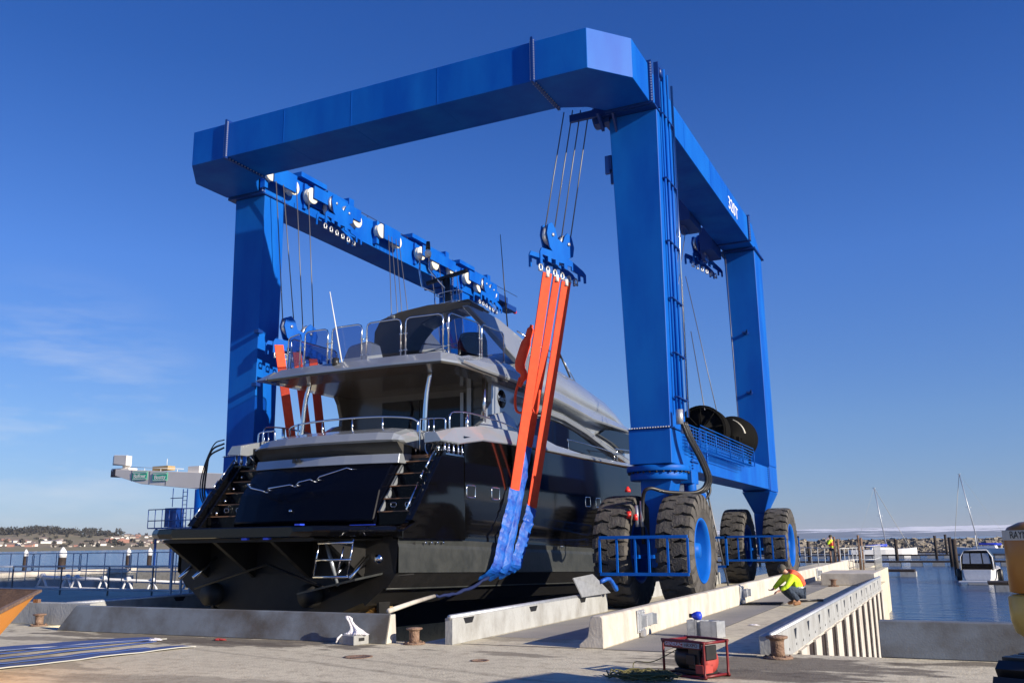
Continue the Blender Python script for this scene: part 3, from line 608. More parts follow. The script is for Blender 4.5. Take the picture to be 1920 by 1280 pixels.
def wcopy(dx, dy, flip=False):
    w = w0.copy(); COL.objects.link(w); w.parent = H; w.location = w0.location+Vector((dx, dy, 0)); t = w0.children[0].copy(); COL.objects.link(t); t.parent = w
    if flip: w.location.x = w0.location.x+(-5.86*2)+dx; w.scale.x = -1
    return w
for dx, dy, fl in ((-1.54, 0, False), (0, 13.1, False), (-1.54, 13.1, False), (-12.7, 0, False), (-14.24, 0, False), (-12.7, 13.1, False), (-14.24, 13.1, False)): wcopy(dx, dy, fl)
# tyre guards
def guard(y, lab=''):
    b = MB(); x0, x1, z0, z1 = -7.5, -5.42, .84, 1.66
    for z in (z0, z1): b.box(x0, x1, y-.03, y+.03, z-.035, z+.035)
    for x in (x0, x0+.42, x0+.86, x0+1.18, x0+1.62, x1): b.box(x-.022, x+.022, y-.024, y+.024, z0+.035, z1-.035)
    b.box(-6.72, -6.64, y+.03, y+.9, 1.18, 1.26); b.box(-6.35, -6.27, y+.03, y+.9, 1.18, 1.26)
    return b.build('tyre_guard', 'blue', H)
guard(20.28); guard(33.35)
b = MB(); b.box(-6.0, -5.45, 24.3, 24.36, .86, .92); b.box(-6.0, -5.45, 24.3, 24.36, 1.6, 1.66); b.box(-5.5, -5.45, 24.3, 24.36, .86, 1.66); b.box(-5.5, -5.45, 36.6, 36.66, .86, 1.66); b.box(-6.0, -5.45, 36.6, 36.66, .86, .92); b.box(-6.0, -5.45, 36.6, 36.66, 1.6, 1.66); b.build('tyre_guard', 'blue', H)
# pipes on the near right leg
b = MB()
for (y, r) in ((21.50, .03), (21.80, .045), (22.15, .03)): b.tube([(-5.80, y, 13.9 if y > 21.5 else 13.4), (-5.84, y, 4.6)], r, 8)
b.build('pipe_run', 'blue', H)
b = MB(); b.tube([(-5.76, 22.42, 13.7), (-5.80, 22.42, 4.6)], .035, 8); b.build('conduit', 'chrome', H)
b = MB()
for z in (12.5, 10.7, 9.0, 7.5, 6.1, 5.0): b.box(-5.88, -5.76, 21.45, 22.45, z-.012, z+.012)
b.box(-5.92, -5.80, 21.30, 21.38, 12.6, 13.9); b.box(-5.92, -5.80, 21.9, 21.98, 12.6, 13.95); b.box(-5.90, -5.82, 21.38, 21.9, 13.82, 13.88); b.lathe([(.13, -.05), (.13, .05)], (-5.85, 21.65, 13.75), 0, 16)
b.build('pipe_clamps', 'dblue', H)
b = MB(); b.lathe([(.09, 0), (.09, .35)], (-5.72, 21.3, 4.3), 2, 12); b.lathe([(.06, 0), (.06, .25)], (-5.7, 21.5, 4.1), 2, 12); b.build('pipe_coupling', 'steel', H)
b = MB()
for k, (dx, dy) in enumerate(((0, 0), (.03, .10), (.05, .2))):
    b.tube(spl([(-5.68+dx, 21.3+dy, 4.35), (-5.58+dx, 21.5+dy, 3.95), (-5.45+dx, 22.0+dy, 3.45), (-5.40+dx, 22.3+dy, 3.0), (-5.6+dx, 22.1+dy, 2.72), (-6.1, 21.3+dy*.5, 2.70), (-6.45, 20.9, 2.78), (-6.62, 20.95, 2.5), (-6.66, 21.0, 1.5)]), .045, 8)
b.tube(spl([(-5.72, 23.9, 3.1), (-5.7, 23.85, 2.8), (-5.8, 23.6, 2.6), (-5.95, 23.3, 2.62)]), .035, 8); b.build('hydraulic_hose', 'black', H)
b = MB(); b.tube([(-5.75, 23.95, 4.35), (-5.75, 23.95, 3.1)], .03, 8); b.tube([(-5.92, 22.95, 3.55), (-5.75, 23.8, 3.62)], .02, 6); b.build('riser_pipe', 'blue', H)
b = MB(); b.tube([(-6.66, 20.97, 2.5), (-6.66, 20.97, 1.9)], .05, 8); b.tube([(-6.78, 20.97, 2.4), (-6.78, 20.97, 1.9)], .05, 8); b.build('hose_fittings', 'steel', H)
b = MB(); b.lathe([(.07, 0), (.07, .05), (.02, .13)], (-7.0, 21.0, 2.72), 2, 12); b.lathe([(.06, 0), (.06, .16)], (-6.98, 20.95, 2.1), 2, 10); b.lathe([(.05, 0), (.05, .14)], (-6.8, 20.9, 2.05), 2, 10); b.build('warning_lamp', 'red2', H)
# fittings on leg: small brackets
b = MB(); b.box(-7.34, -7.16, 21.22, 21.3, 11.0, 11.5); b.box(-7.2, -7.12, 21.22, 21.3, 10.7, 11.1)
for z in (9.2, 6.9): b.box(-6.55, -6.35, 34.0, 34.3, z, z+.06); b.box(-6.40, -6.34, 34.0, 34.06, z-.08, z+.12)
for z in (7.95, 6.3): b.box(-18.80, -18.62, 21.0, 21.2, z, z+.1)
b.build('leg_bracket', 'dblue', H)
# hoses at left leg
b = MB(); 
for k in range(3): b.tube(spl([(-19.86, 21.12, 4.75-.12*k), (-20.25-.06*k, 21.1, 4.62-.16*k), (-20.62+.07*k, 21.1, 3.9), (-20.70+.09*k, 21.1, 3.2), (-20.45+.05*k, 21.1, 2.75), (-20.2, 21.1, 3.0)]), .028 if k else .018, 6)
b.build('hydraulic_hose', 'black', H)
# mesh walkway cage + hose reels on the right tie beam
b = MB()
for z in (3.80, 3.88, 3.96, 4.04, 4.12, 4.20, 4.28, 4.36):
    b.tube([(-5.78, 22.2, z+.04), (-5.70, 29.3, z)], .011, 5, smooth=False); b.tube([(-5.55+(z-4)*.2, 22.3, z), (-5.5+(z-4)*.2, 28.7, z-.05)], .011, 5, smooth=False)
for i in range(26): y = 22.2+i*.28; b.tube([(-5.78, y, 3.80), (-5.78, y, 4.36)], .009, 4, smooth=False); b.tube([(-5.95, y, 3.85), (-5.55, y, 3.82)], .009, 4, smooth=False)
for i in range(5): y = 22.3+i*1.7; b.tube([(-5.5, y, 3.8), (-5.5, y, 4.3)], .015, 5)
b.build('mesh_tray', 'blue', H)
b = MB()
def reel(cy, cz, r, x0, x1):
    b.lathe([(r*.55, x0), (r, x0), (r, x0+.03), (r*.9, x0+.03), (r*.88, x1-.03), (r, x1-.03), (r, x1), (r*.55, x1)], (0, cy, cz), 0, 40)
def reel_y(cx, cz, r, y0, y1): b.lathe([(.05, y0-.05), (.12, y0-.04), (.12, y0), (r, y0), (r, y0+.04), (r*.62, y0+.05), (r*.62, y1-.05), (r, y1-.04), (r, y1), (.05, y1)], (cx, 0, cz), 1, 40)
reel_y(-6.45, 4.72, .72, 26.4, 27.0); reel_y(-6.12, 4.72, .70, 29.0, 29.6)
for k in range(9): a = k*math.pi*2/9; b.tube([(-6.45+.2*math.sin(a), 26.37, 4.72+.2*math.cos(a)), (-6.45+.68*math.sin(a), 26.37, 4.72+.68*math.cos(a))], .018, 5)
for r__ in (.66, .72): b.tube([(-6.45+r__*math.sin(i*math.pi/16), 26.37, 4.72+r__*math.cos(i*math.pi/16)) for i in range(33)], .02, 5, caps=False)
b.box(-6.75, -6.0, 26.2, 29.6, 4.12, 4.24); b.box(-6.08, -5.98, 26.9, 27.1, 4.2, 4.75); b.box(-5.9, -5.8, 28.5, 28.7, 4.2, 4.7); b.tube(spl([(-5.85, 29.0, 4.7), (-5.75, 29.4, 4.4), (-5.75, 29.7, 3.9)]), .05, 6); b.build('hose_reel', 'reelm', H)
b = MB(); 
for cy, x in ((28.3, -6.03), (29.9, -6.03)):
    cy2 = 27.05 if cy < 29 else 28.75; pts = [(-6.42+(.17 if cy > 29 else 0)+.60*math.sin(a), cy2, 4.72+.60*math.cos(a)) for a in [R(25+8*i) for i in range(8)]]; b.strip(pts, .12, .02, (0, 1, 0))
b.build('lit_rim_strip', 'cream', H)  # cream strips painted in for sunlight on the reel rims
text('capacity_lettering', '320T', 'ltwhite', .66, Vector((XR1+.006, 30.75, 12.98)), ROT_PX, H, ext=.003, stretch=1.15)
# sheave trolleys on the left side beam
def trolley(y0, big=True):
    x = XL1
    b = MB()
    if big:
        b.box(x+.04, x+.10, y0+.3, y0+2.9, 12.95, 13.42); b.box(x+.36, x+.42, y0+.12, y0+2.85, 13.05, 13.50)
        b.box(x, x+.1, y0+.0, y0+.15, 12.7, 13.6); b.box(x-.6, x+.1, y0-.2, y0+1.2, ZT+.12, ZT+.30); b.box(x-.5, x+.0, y0+1.4, y0+2.9, ZT+.1, ZT+.2); b.box(x-.2, x+.05, y0+2.6, y0+2.9, ZT, ZT+.34)
    else:
        b.box(x+.36, x+.42, y0+.3, y0+1.4, 12.9, 13.5); b.box(x, x+.2, y0+.1, y0+.25, 12.7, 13.6)
    b.build('sheave_frame', 'blue', H, bevel=.006)
    b = MB()
    for yy, zz in (((y0+.15, 13.15), (y0+1.25, 13.02), (y0+2.75, 13.12)) if big else ((y0+.25, 13.2), (y0+1.35, 13.12))):
        b.lathe([(.06, .14), (.25, .14), (.28, .12), (.25, .19), (.25, .23), (.28, .33), (.25, .345), (.06, .345)], (x, yy, zz), 0, 24)
    b.build('sheave', 'cream', H)
trolley(23.1); trolley(27.2, False); trolley(30.2); trolley(34.2)
trolley(20.9, False)
# right side inner gear hanging under/beside the beam
for q, l_ in (((-7.6, -7.14, 29.3, 30.9, 12.35, 13.2), (.42, 30.2, 12.55)), ((-7.6, -7.14, 32.5, 34.0, 12.2, 13.1), (.40, 33.2, 12.35)), ((-7.55, -7.14, 21.1, 21.4, 12.4, 12.9), (.3, 21.5, 12.75))):
    b = MB(); b.box(*q); b.lathe([(l_[0], 0), (l_[0], .16)], (-7.66, l_[1], l_[2]), 0, 24); b.build('inner_sheave', 'dblue', H)
MB().box(-8.2, -7.2, 20.95, 21.05, 12.55, 12.75).build('cable_bracket', 'dblue', H)
# ---------------- ropes and lifting blocks
def block(x, y, z, sx, lab, rope_top, plate=None, hook_n=6, group='lifting blocks hanging from the hoist'):
    """double cheek plates with two horns, spreader with hooks below; hangs in the y-z plane facing +-x"""
    t = thing('lifting_block', (x, y, z), lab, 'lifting block', group)
    return t
def horn_block(c, ax, lab, tilt, tops, shackles=6, us=1.0):
    c = Vector(c); t = thing('lifting_block', c, lab, 'lifting block', 'lifting blocks hanging from the hoist')
    ax = Vector(ax).normalized(); nrm = ax.cross(Vector((0, 0, 1))).normalized()
    def P(u, z, w=0): return c+ax*u*us+Vector((0, 0, z))+nrm*w
    out = [(-.62, .42), (-.55, .68), (-.38, .76), (-.22, .62), (-.12, .36), (.12, .30), (.22, .50), (.36, .62), (.56, .52), (.66, .26), (.60, .0), (.12, -.22), (-.12, -.22), (-.50, .06)]
    b = MB()
    for w in (-.13, .09):
        n = len(out); vs = [P(u, z, w) for u, z in out]+[P(u, z, w+.04) for u, z in out]
        b.add(vs, [tuple(range(n)), tuple(range(2*n-1, n-1, -1))]+[(i, i+n, (i+1) % n+n, (i+1) % n) for i in range(n)])
    b.build('sheave_cheek', 'blue', t, bevel=.004)
    b = MB()
    for u, z in ((-.36, .42), (.38, .30)):
        pts = [P(u+.22*math.cos(a), z+.22*math.sin(a), 0) for a in [i*math.pi/8 for i in range(17)]]
        b.tube(pts, .07, 6, caps=False)
        for w in (-.15, .14): b.tube([P(u, z, w-.01), P(u, z, w+.02)], .05, 8)
    b.build('sheave', 'bolt', t)
    SP = lambda pts: [(u, z+.16*(u+1)) for u, z in pts]
    sp = [(-1.05, -.12+tilt*-1.05), (-.98, -.02), (-.1, -.16), (.1, -.20), (.98, -.62), (1.1, -.72), (1.1, -.95), (1.02, -.95), (1.0, -.78), (.82, -.74), (.82, -.9), (.74, -.9), (.72, -.70), (.4, -.60), (.4, -.5), (.2, -.48), (.2, -.60), (.05, -.55), (.05, -.42), (-.2, -.40), (-.2, -.5), (-.35, -.45), (-.35, -.33), (-.55, -.3), (-.55, -.42), (-.7, -.38), (-.7, -.25), (-.95, -.2), (-.95, -.45), (-1.05, -.45)]
    b = MB()
    for w in (-.20, .17):
        spq = SP(sp); n = len(sp); vs = [P(u, z-.05, w) for u, z in spq]+[P(u, z-.05, w+.035) for u, z in spq]
        bm_faces = [tuple(range(n)), tuple(range(2*n-1, n-1, -1))]+[(i, i+n, (i+1) % n+n, (i+1) % n) for i in range(n)]
        b.add(vs, bm_faces)
    b.obox(P(0, -.2), (.25, .25, .2)); b.build('spreader_bar', 'blue', t)
    b = MB()
    for u in (-.78, -.45, -.12, .22, .55, .88)[:shackles]:
        z = -.50-.12*(u+.9)/1.8
        pts = [P(u+.075*math.sin(a), z+.09*math.cos(a), 0) for a in [R(-150+30*i) for i in range(11)]]
        b.tube(pts, .022, 6); b.tube([P(u-.08, z-.08), P(u+.08, z-.08)], .03, 6)
    b.build('shackle', 'steel', t)
    b = MB()
    for tp, (u, z) in zip(tops, ((-.58, .42), (-.16, .42), (.18, .3), (.6, .3))): b.tube([tp, P(u, z, 0)], .016, 6)
    b.build('wire_rope', 'rope', t)
    return t
horn_block((-8.72, 21.1, 8.98), (.30, .95, 0), 'blue sheave block and spreader carrying the bright orange slings in front of the sky', 0, [(-8.41, 21.1, 12.95), (-8.16, 21.1, 12.95), (-7.93, 21.1, 12.9), (-7.72, 21.1, 12.7)], us=.86)
horn_block((-17.9, 22.0, 7.75), (.25, .97, 0), 'blue sheave block beside the left leg of the hoist at the flybridge corner', 0, [(-18.2, 21.0, 12.8), (-18.2, 21.35, 12.8), (-18.2, 22.0, 12.9), (-18.2, 22.6, 13.0)])
horn_block((-18.4, 24.6, 12.75), (.0, 1, 0), 'blue sheave block raised against the left beam, nearest of its hung-up blocks', 0, [(-18.55, 24.1, 13.3), (-18.55, 24.5, 13.3), (-18.55, 24.9, 13.3), (-18.55, 25.2, 13.3)])
horn_block((-18.4, 36.0, 12.75), (.0, 1, 0), 'blue sheave block raised against the far end of the left beam behind the radar arch', 0, [(-18.55, 35.5, 13.3), (-18.55, 35.9, 13.3), (-18.55, 36.3, 13.3), (-18.55, 36.6, 13.3)])
horn_block((-7.85, 34.0, 12.45), (.3, .95, 0), 'dark raised sheave block with hooks under the far end of the right beam', 0, [(-7.4, 33.6, 12.9), (-7.4, 33.9, 12.9), (-7.4, 34.1, 12.9), (-7.4, 34.3, 12.9)])
t = thing('rope_set', (-17, 27.5, 12.8), 'four wire ropes running down from the middle of the left beam to behind the flybridge', 'wire ropes')
b = MB()
for k, (ty, by) in enumerate(((27.5, 26.3), (27.7, 26.9), (28.0, 27.2), (28.2, 27.9))): b.tube([(-18.25, ty, 13.0), (-17.2, by+.1, 7.0)], .015, 6)
b.build('wire_rope', 'rope', t)
t = thing('rope_set', (-17, 31, 12.8), 'four thin wire ropes behind the radar mast under the left beam', 'wire ropes')
b = MB()
for k in range(4): b.tube([(-18.3, 30.6+k*.75, 13.0), (-17.6, 30.9+k*.7, 7.2)], .014, 6)
b.build('wire_rope', 'rope', t)
t = thing('rope_set', (-8, 30, 12.4), 'wire ropes hanging from the right beam between the two right legs', 'wire ropes')
b = MB()
for k in range(3): b.tube([(-7.6, 29.6+k*.5, 12.6), (-8.3, 28.9+k*.35, 7.2)], .014, 6)
b.build('wire_rope', 'rope', t)
b = MB(); b.tube([(-7.55, 30.2, 8.6), (-6.3, 26.3, 5.3)], .014, 6); b.tube([(-7.55, 29.9, 10.5), (-6.3, 27.9, 5.4)], .014, 6); b.tube([(-7.0, 34.1, 12.4), (-6.9, 34.1, 4.3)], .014, 6); b.tube([(-7.3, 30.0, 3.3), (-6.9, 30.6, .1)], .03, 6); b.build('loose_cable', 'rope', H)
# ============================================================ MOTOR YACHT
XC = -13.2
Yt = thing('motor_yacht', (XC, 28, .3), 'silver and black motor yacht hanging stern first under the blue hoist', 'yacht')
def hz(y): return -0.032*(y-16)                             # trim of the waterline parts
def hw(y, t):                                               # half width of the hull at height fraction t (0 chine..1 sheer)
    if y < 31: w = 2.98+.08*min((y-16)/8, 1)
    else:
        u = (y-31)/(14.5+2.0*t); w = 3.06*math.sqrt(max(0, 1-u**2.1))*(1-.35*u*(1-t))
    return max(w, .02)
ST = [15.95, 17, 18.6, 20, 22, 24, 26, 28, 30, 32, 34, 36, 38, 40, 42, 43.5, 44.6]
def sheer(y): return 4.02+max(0, y-30)*.045
def both(fn):                                               # section polyline port to starboard
    return [[Vector((XC-x, y, z)) for x, y, z in reversed(fn(y))]+[Vector((XC+x, y, z)) for x, y, z in fn(y)] for y in ST]
def sec_bottom(y):
    w = hw(y, 0); d = hz(y); rise = max(0, y-38)*.16
    return [(0, y, -.35+d+rise*1.2+max(0, (17-y))*.5), (w*.45, y, .12+d+rise), (w*.72, y, .42+d+rise*.8), (w*.735, y, .36+d+rise*.8), (w*.90, y, .74+d+rise*.5), (w*.905, y, .69+d+rise*.5), (w*.985, y, 1.0+d)]
b = MB(); b.loft(both(sec_bottom), closed=False); sc = both(sec_bottom)[0]; b.add(sc, [tuple(range(len(sc)))]); b.build('hull_bottom', 'under', Yt)
for s in (-1, 1):
    b = MB(); b.loft([[Vector((XC+s*(hw(y, 0)*.985+o), y, z+hz(y))) for o, z in ((0, 1.0), (.05, 1.02), (.05, 1.52), (.025, 1.60), (.045, 1.72), (.0, 1.73))] for y in ST], closed=False)
    b.build('boot_band', 'band', Yt)
    b = MB(); b.tube([(XC+s*(hw(y, 0)*.902), y, .70+hz(y)) for y in ST[:11]], .028, 6); b.build('spray_strake', 'band', Yt)
def topz(y, t): return 1.72+hz(y)+(sheer(y)-1.72-hz(y))*t
for s in (-1, 1):
    b = MB()
    st = [18.55]+[y for y in ST if y > 18.6]
    def prof(y):
        o = []
        for t in (0, .06, .12, .3, .5, .7, .9, 1.0):
            bul = .06*math.sin(t*math.pi)+.06*t-(.035 if t == .06 else 0); o.append(Vector((XC+s*(hw(y, t)+bul), y, topz(y, t))))
        return o
    b.loft([prof(y) for y in st], closed=False, smooth=True)
    b.build('topside', 'hull', Yt)
    # aft quarter: sloping black wing with the boarding stairs inside
    b = MB(); xo = XC+s*3.08; xi = XC+s*2.82
    poly = [(15.95, 1.68), (15.95, 1.86), (16.38, 2.02), (17.66, 3.52), (18.6, 3.52), (18.6, 1.64)]
    b.prism(poly, 0, min(xo, xi), max(xo, xi)); b.build('quarter_wing', 'hull', Yt, bevel=.02)
    b = MB(); b.prism([(16.25, 2.06), (17.58, 3.60), (17.72, 3.62), (17.66, 3.5), (16.45, 2.02)], 0, min(xo+s*.015, xo-s*.16), max(xo+s*.015, xo-s*.16)); b.build('wing_cap', 'hull', Yt, bevel=.01)
    b = MB(); b.prism([(17.0, 1.7), (18.56, 1.7), (18.56, 3.5), (17.72, 3.5)], 0, min(xi-s*.02, xo-s*.02), max(xi-s*.02, xo-s*.02)) if False else None
    # silver bulwark cap along the side deck
    cp = [(17.45, 3.80, 4.02), (18.3, 3.80, 4.20), (19.5, 3.98, 4.36), (21, 4.02, 4.42), (23, 4.05, 4.46), (24.2, 4.05, 4.30), (26.2, 4.05, 4.22), (30, 4.08, 4.22), (34, 4.2, 4.36), (38, 4.38, 4.56), (42, 4.56, 4.75), (44.3, 4.66, 4.86)]
    b = MB(); b.loft([[Vector((XC+s*(hw(y, 1)+.07), y, z0)), Vector((XC+s*(hw(y, 1)+.10), y, z0+.03)), Vector((XC+s*(hw(y, 1)-.04), y, z1)), Vector((XC+s*(hw(y, 1)-.34 if y > 18 else hw(y, 1)-.34), y, z1)), Vector((XC+s*(hw(y, 1)-.34), y, z0-.02))] for y, z0, z1 in cp], smooth=False)
    b.build('bulwark_cap', 'silver', Yt, bevel=.01)
    # mooring rollers under the cap
    b = MB(); b.box(min(xo, xi), max(xo, xi), 17.66, 18.6, 3.522, 3.56)
    for k, yy in enumerate((17.72, 17.9, 18.12, 18.34, 18.52)):
        for xx in ((xo-s*.05,) if k else (xo-s*.05, xo-s*.22)): b.lathe([(.03, 0), (.03, .24)], (xx, yy, 3.56), 2, 8); b.lathe([(.045, .05), (.045, .1)], (xx, yy, 3.56), 2, 8)
    b.build('fairlead', 'chrome', Yt)
    b = MB(); b.box(min(XC+s*2.6, xi), max(XC+s*2.6, xi), 17.9, 21.0, 3.50, 3.98); b.build('mooring_well', 'glassd', Yt)
# portholes with chrome rims on both sides
for s in (-1, 1):
    for yy in (18.85, 20.1, 26.3, 27.2):
        x = XC+s*(hw(yy, .4)+.075); pts = []
        for k in range(17):
            a = k*math.pi/8; pts.append((x, yy+.21*max(-1, min(1, 1.35*math.cos(a))), 2.75+.14*max(-1, min(1, 1.35*math.sin(a)))))
        b = MB(); b.tube(pts, .022, 6, caps=False); p_ = b.build('porthole', 'chrome', Yt)
        b = MB(); b.prism([(p[1], p[2]) for p in pts[:-1]], 0, x-.01, x+.004); b.build('pane', 'glassd', p_)
b = MB()
for k in range(4): b.lathe([(.03, 0), (.03, .015)], (XC+3.04, 16.9+k*.25, 1.60), 0, 10)
for yy in (20.9, 21.0, 24.2, 24.35): b.lathe([(.03, 0), (.03, .015)], (XC+3.09, yy, 1.44), 0, 10)
b.build('outlet', 'chrome', Yt)
# swim platform
def plat(y, w, z0, z1): return [Vector((XC-.0-w, y, (z0+z1)/2)), Vector((XC-w+.06, y, z1)), Vector((XC+w-.06, y, z1)), Vector((XC+w, y, (z0+z1)/2)), Vector((XC+w-.1, y, z0)), Vector((XC-w+.1, y, z0))]
b = MB(); b.loft([plat(y, w, 1.74, 1.95) for y, w in ((14.32, 1.6), (14.38, 2.05), (14.52, 2.35), (14.8, 2.60), (15.3, 2.8), (15.9, 2.95), (16.5, 2.98))]); b.build('swim_platform', 'hull', Yt, bevel=.02)
b = MB(); b.loft([plat(y, w, 1.66, 1.735) for y, w in ((14.5, 2.0), (15.0, 2.4), (16.5, 2.7))])
for x in (-2.1, -.75, .75, 2.1):
    b.prism([(14.7, 1.66), (16.2, 1.66), (16.2, .75)], 0, XC+x-.05, XC+x+.05)
b.build('platform_bracket', 'under', Yt)
b = MB()
for x in (.3, .85): b.box(XC+x, XC+x+.14, 14.34, 14.42, 1.70, 1.83)
b.box(XC+1.65, XC+1.78, 14.3, 14.44, 1.96, 1.99); b.box(XC+2.3, XC+2.9, 15.2, 15.22, 1.955, 1.97)
b.build('tape_marker', 'bluelid', Yt)
# lower transom, exhausts, trim gear
b = MB(); b.hexa([(XC-2.9, 15.97, .95), (XC+2.9, 15.97, .95), (XC+2.95, 16.6, .95), (XC-2.95, 16.6, .95), (XC-2.95, 16.0, 1.74), (XC+2.95, 16.0, 1.74), (XC+2.98, 16.6, 1.74), (XC-2.98, 16.6, 1.74)]); b.build('transom', 'under', Yt)
b = MB()
for s in (1,):
    b.hexa([(XC+s*1.2, 15.0, .62), (XC+s*2.6, 15.0, .90), (XC+s*2.6, 15.96, .98), (XC+s*1.2, 15.96, .70), (XC+s*1.2, 15.0, .65), (XC+s*2.6, 15.0, .94), (XC+s*2.6, 15.96, 1.02), (XC+s*1.2, 15.96, .74)])
b.build('trim_tab', 'band', Yt)
b = MB()
for s, x0 in ((1, 1.85), (1, 2.25), (-1, 1.85), (-1, 2.25)): b.tube([(XC+s*x0, 15.95, 1.35), (XC+s*x0, 15.3, .92)], .045, 8)
b.tube([(XC+2.55, 15.9, 1.3), (XC+2.9, 15.35, 1.3)], .03, 8); b.lathe([(.03, 0), (.09, .02), (.09, .06), (.03, .1)], (XC+2.9, 15.3, 1.3), 1, 14)
b.build('trim_ram', 'chrome', Yt)
for x in (-1.8, .9): MB().lathe([(.24, 0), (.24, .5)], (XC+x, 15.7, .55), 1, 20).build('exhaust', 'under', Yt)
b = MB(); 
for x in (1.92, 2.72):
    b.tube([(XC+x, 14.75, 1.68), (XC+x-.10, 14.72, .98)], .016, 6); 
for z, o in ((1.62, 0), (1.30, -.04), (.98, -.10)): b.tube([(XC+1.92+o, 14.72, z), (XC+2.74+o, 14.72, z)], .026, 8)
b.tube([(XC+2.35, 14.95, 1.55), (XC+2.25, 14.9, 1.0)], .016, 6)
b.build('swim_ladder', 'chrome', Yt)
b = MB(); b.tube([(XC+1.75, 15.2, 1.62), (XC+1.98, 15.3, .78)], [.05, .03], 6); b.build('platform_strut', 'silver', Yt)
b = MB()
for s in (-1, 1): b.tube([(XC-1.9, 15.4, .7), (XC, 15.5, 1.2), (XC+1.7, 15.4, .7)], .03, 6)
b.build('tie_bar', 'bpaint', Yt)
# shafts and propellers
for s in (1, -1):
    px = XC+s*1.72
    b = MB(); b.tube([(px, 20.0, .62), (px, 17.1, .24)], .045, 8); b.prism([(17.4, .5), (17.7, .5), (17.5, .22), (17.3, .22)], 0, px-.03, px+.03); b.build('shaft', 'bpaint', Yt)
    b = MB(); c0 = Vector((px, 16.95, .24)); b.lathe([(.03, -.16), (.08, -.1), (.09, .1), (.06, .16)], c0, 1, 14)
    for k in range(5):
        a = k*2*math.pi/5+.35; secs = []
        for rr_, wd in ((.08, .10), (.16, .20), (.26, .25), (.34, .20), (.38, .06)):
            er = Vector((math.cos(a), 0, math.sin(a))); et = Vector((-math.sin(a), 0, math.cos(a))); tw = .9-rr_*1.2; d = et*math.cos(tw)+Vector((0, 1, 0))*math.sin(tw)
            nn = er.cross(d); secs.append([c0+er*rr_-d*wd/2, c0+er*rr_+nn*.008, c0+er*rr_+d*wd/2, c0+er*rr_-nn*.008])
        b.loft(secs, smooth=False)
    b.build('propeller', 'bronze', Yt)
MB().prism([(16.3, .55), (16.75, .55), (16.68, -.3), (16.4, -.3)], 0, XC+2.22, XC+2.28).build('rudder', 'under', Yt); b = MB(); b.prism([(16.3, .55), (16.75, .55), (16.68, -.3), (16.4, -.3)], 0, XC-2.28, XC-2.22); b.build('rudder', 'under', Yt)
# garage door between the stairs
xs = [XC-2.1, XC-1.95, XC-1, XC, XC+1, XC+1.8, XC+1.9]
def door(x):
    bow = .34*(1-((x-XC)/2.3)**2); rl = 1 if abs(x-XC) < 1.99 else .7
    return [Vector((x, 16.75-bow*.6, 1.96)), Vector((x, 16.72-bow, 2.1)), Vector((x, 16.95-bow, 2.75)), Vector((x, 17.45-bow, 3.36)), Vector((x, 17.75, 3.36)), Vector((x, 17.75, 1.96))]
def doorL(x, k):
    p = door(x); sh = .0
    return p
b = MB(); b.loft([door(x) for x in [XC-2.05, XC-1.8, XC-1.3, XC-.7, XC, XC+.7, XC+1.3, XC+1.72, XC+1.9]], smooth=False); 
gd = b.build('garage_door', 'navy', Yt, bevel=.02)
for pts in ([(-1.55, 16.62, 2.98), (-1.35, 16.52, 2.88), (-.9, 16.38, 2.80), (-.85, 16.42, 2.76)], [(-.72, 16.36, 2.80), (-.68, 16.34, 2.84), (-.1, 16.36, 2.90), (-.03, 16.40, 2.86)], [(.08, 16.36, 2.88), (.15, 16.36, 2.95), (.42, 16.40, 3.0), (.48, 16.45, 2.95)], [(.62, 16.40, 2.98), (.66, 16.42, 3.05), (1.25, 16.62, 3.23), (1.33, 16.62, 3.2)]):
    b = MB(); b.tube([(XC+x, y-.10, z) for x, y, z in pts], .018, 8)
    b.tube([(XC+pts[0][0], pts[0][1]-.10, pts[0][2]), (XC+pts[0][0], pts[0][1]+.14, pts[0][2])], .014, 6); b.tube([(XC+pts[-1][0], pts[-1][1]-.10, pts[-1][2]), (XC+pts[-1][0], pts[-1][1]+.14, pts[-1][2])], .014, 6)
    b.build('grab_rail', 'chrome', gd)
b = MB(); b.lathe([(.04, 0), (.04, .03)], (XC-.2, 16.42, 2.33), 1, 10); b.build('lock', 'chrome', gd)
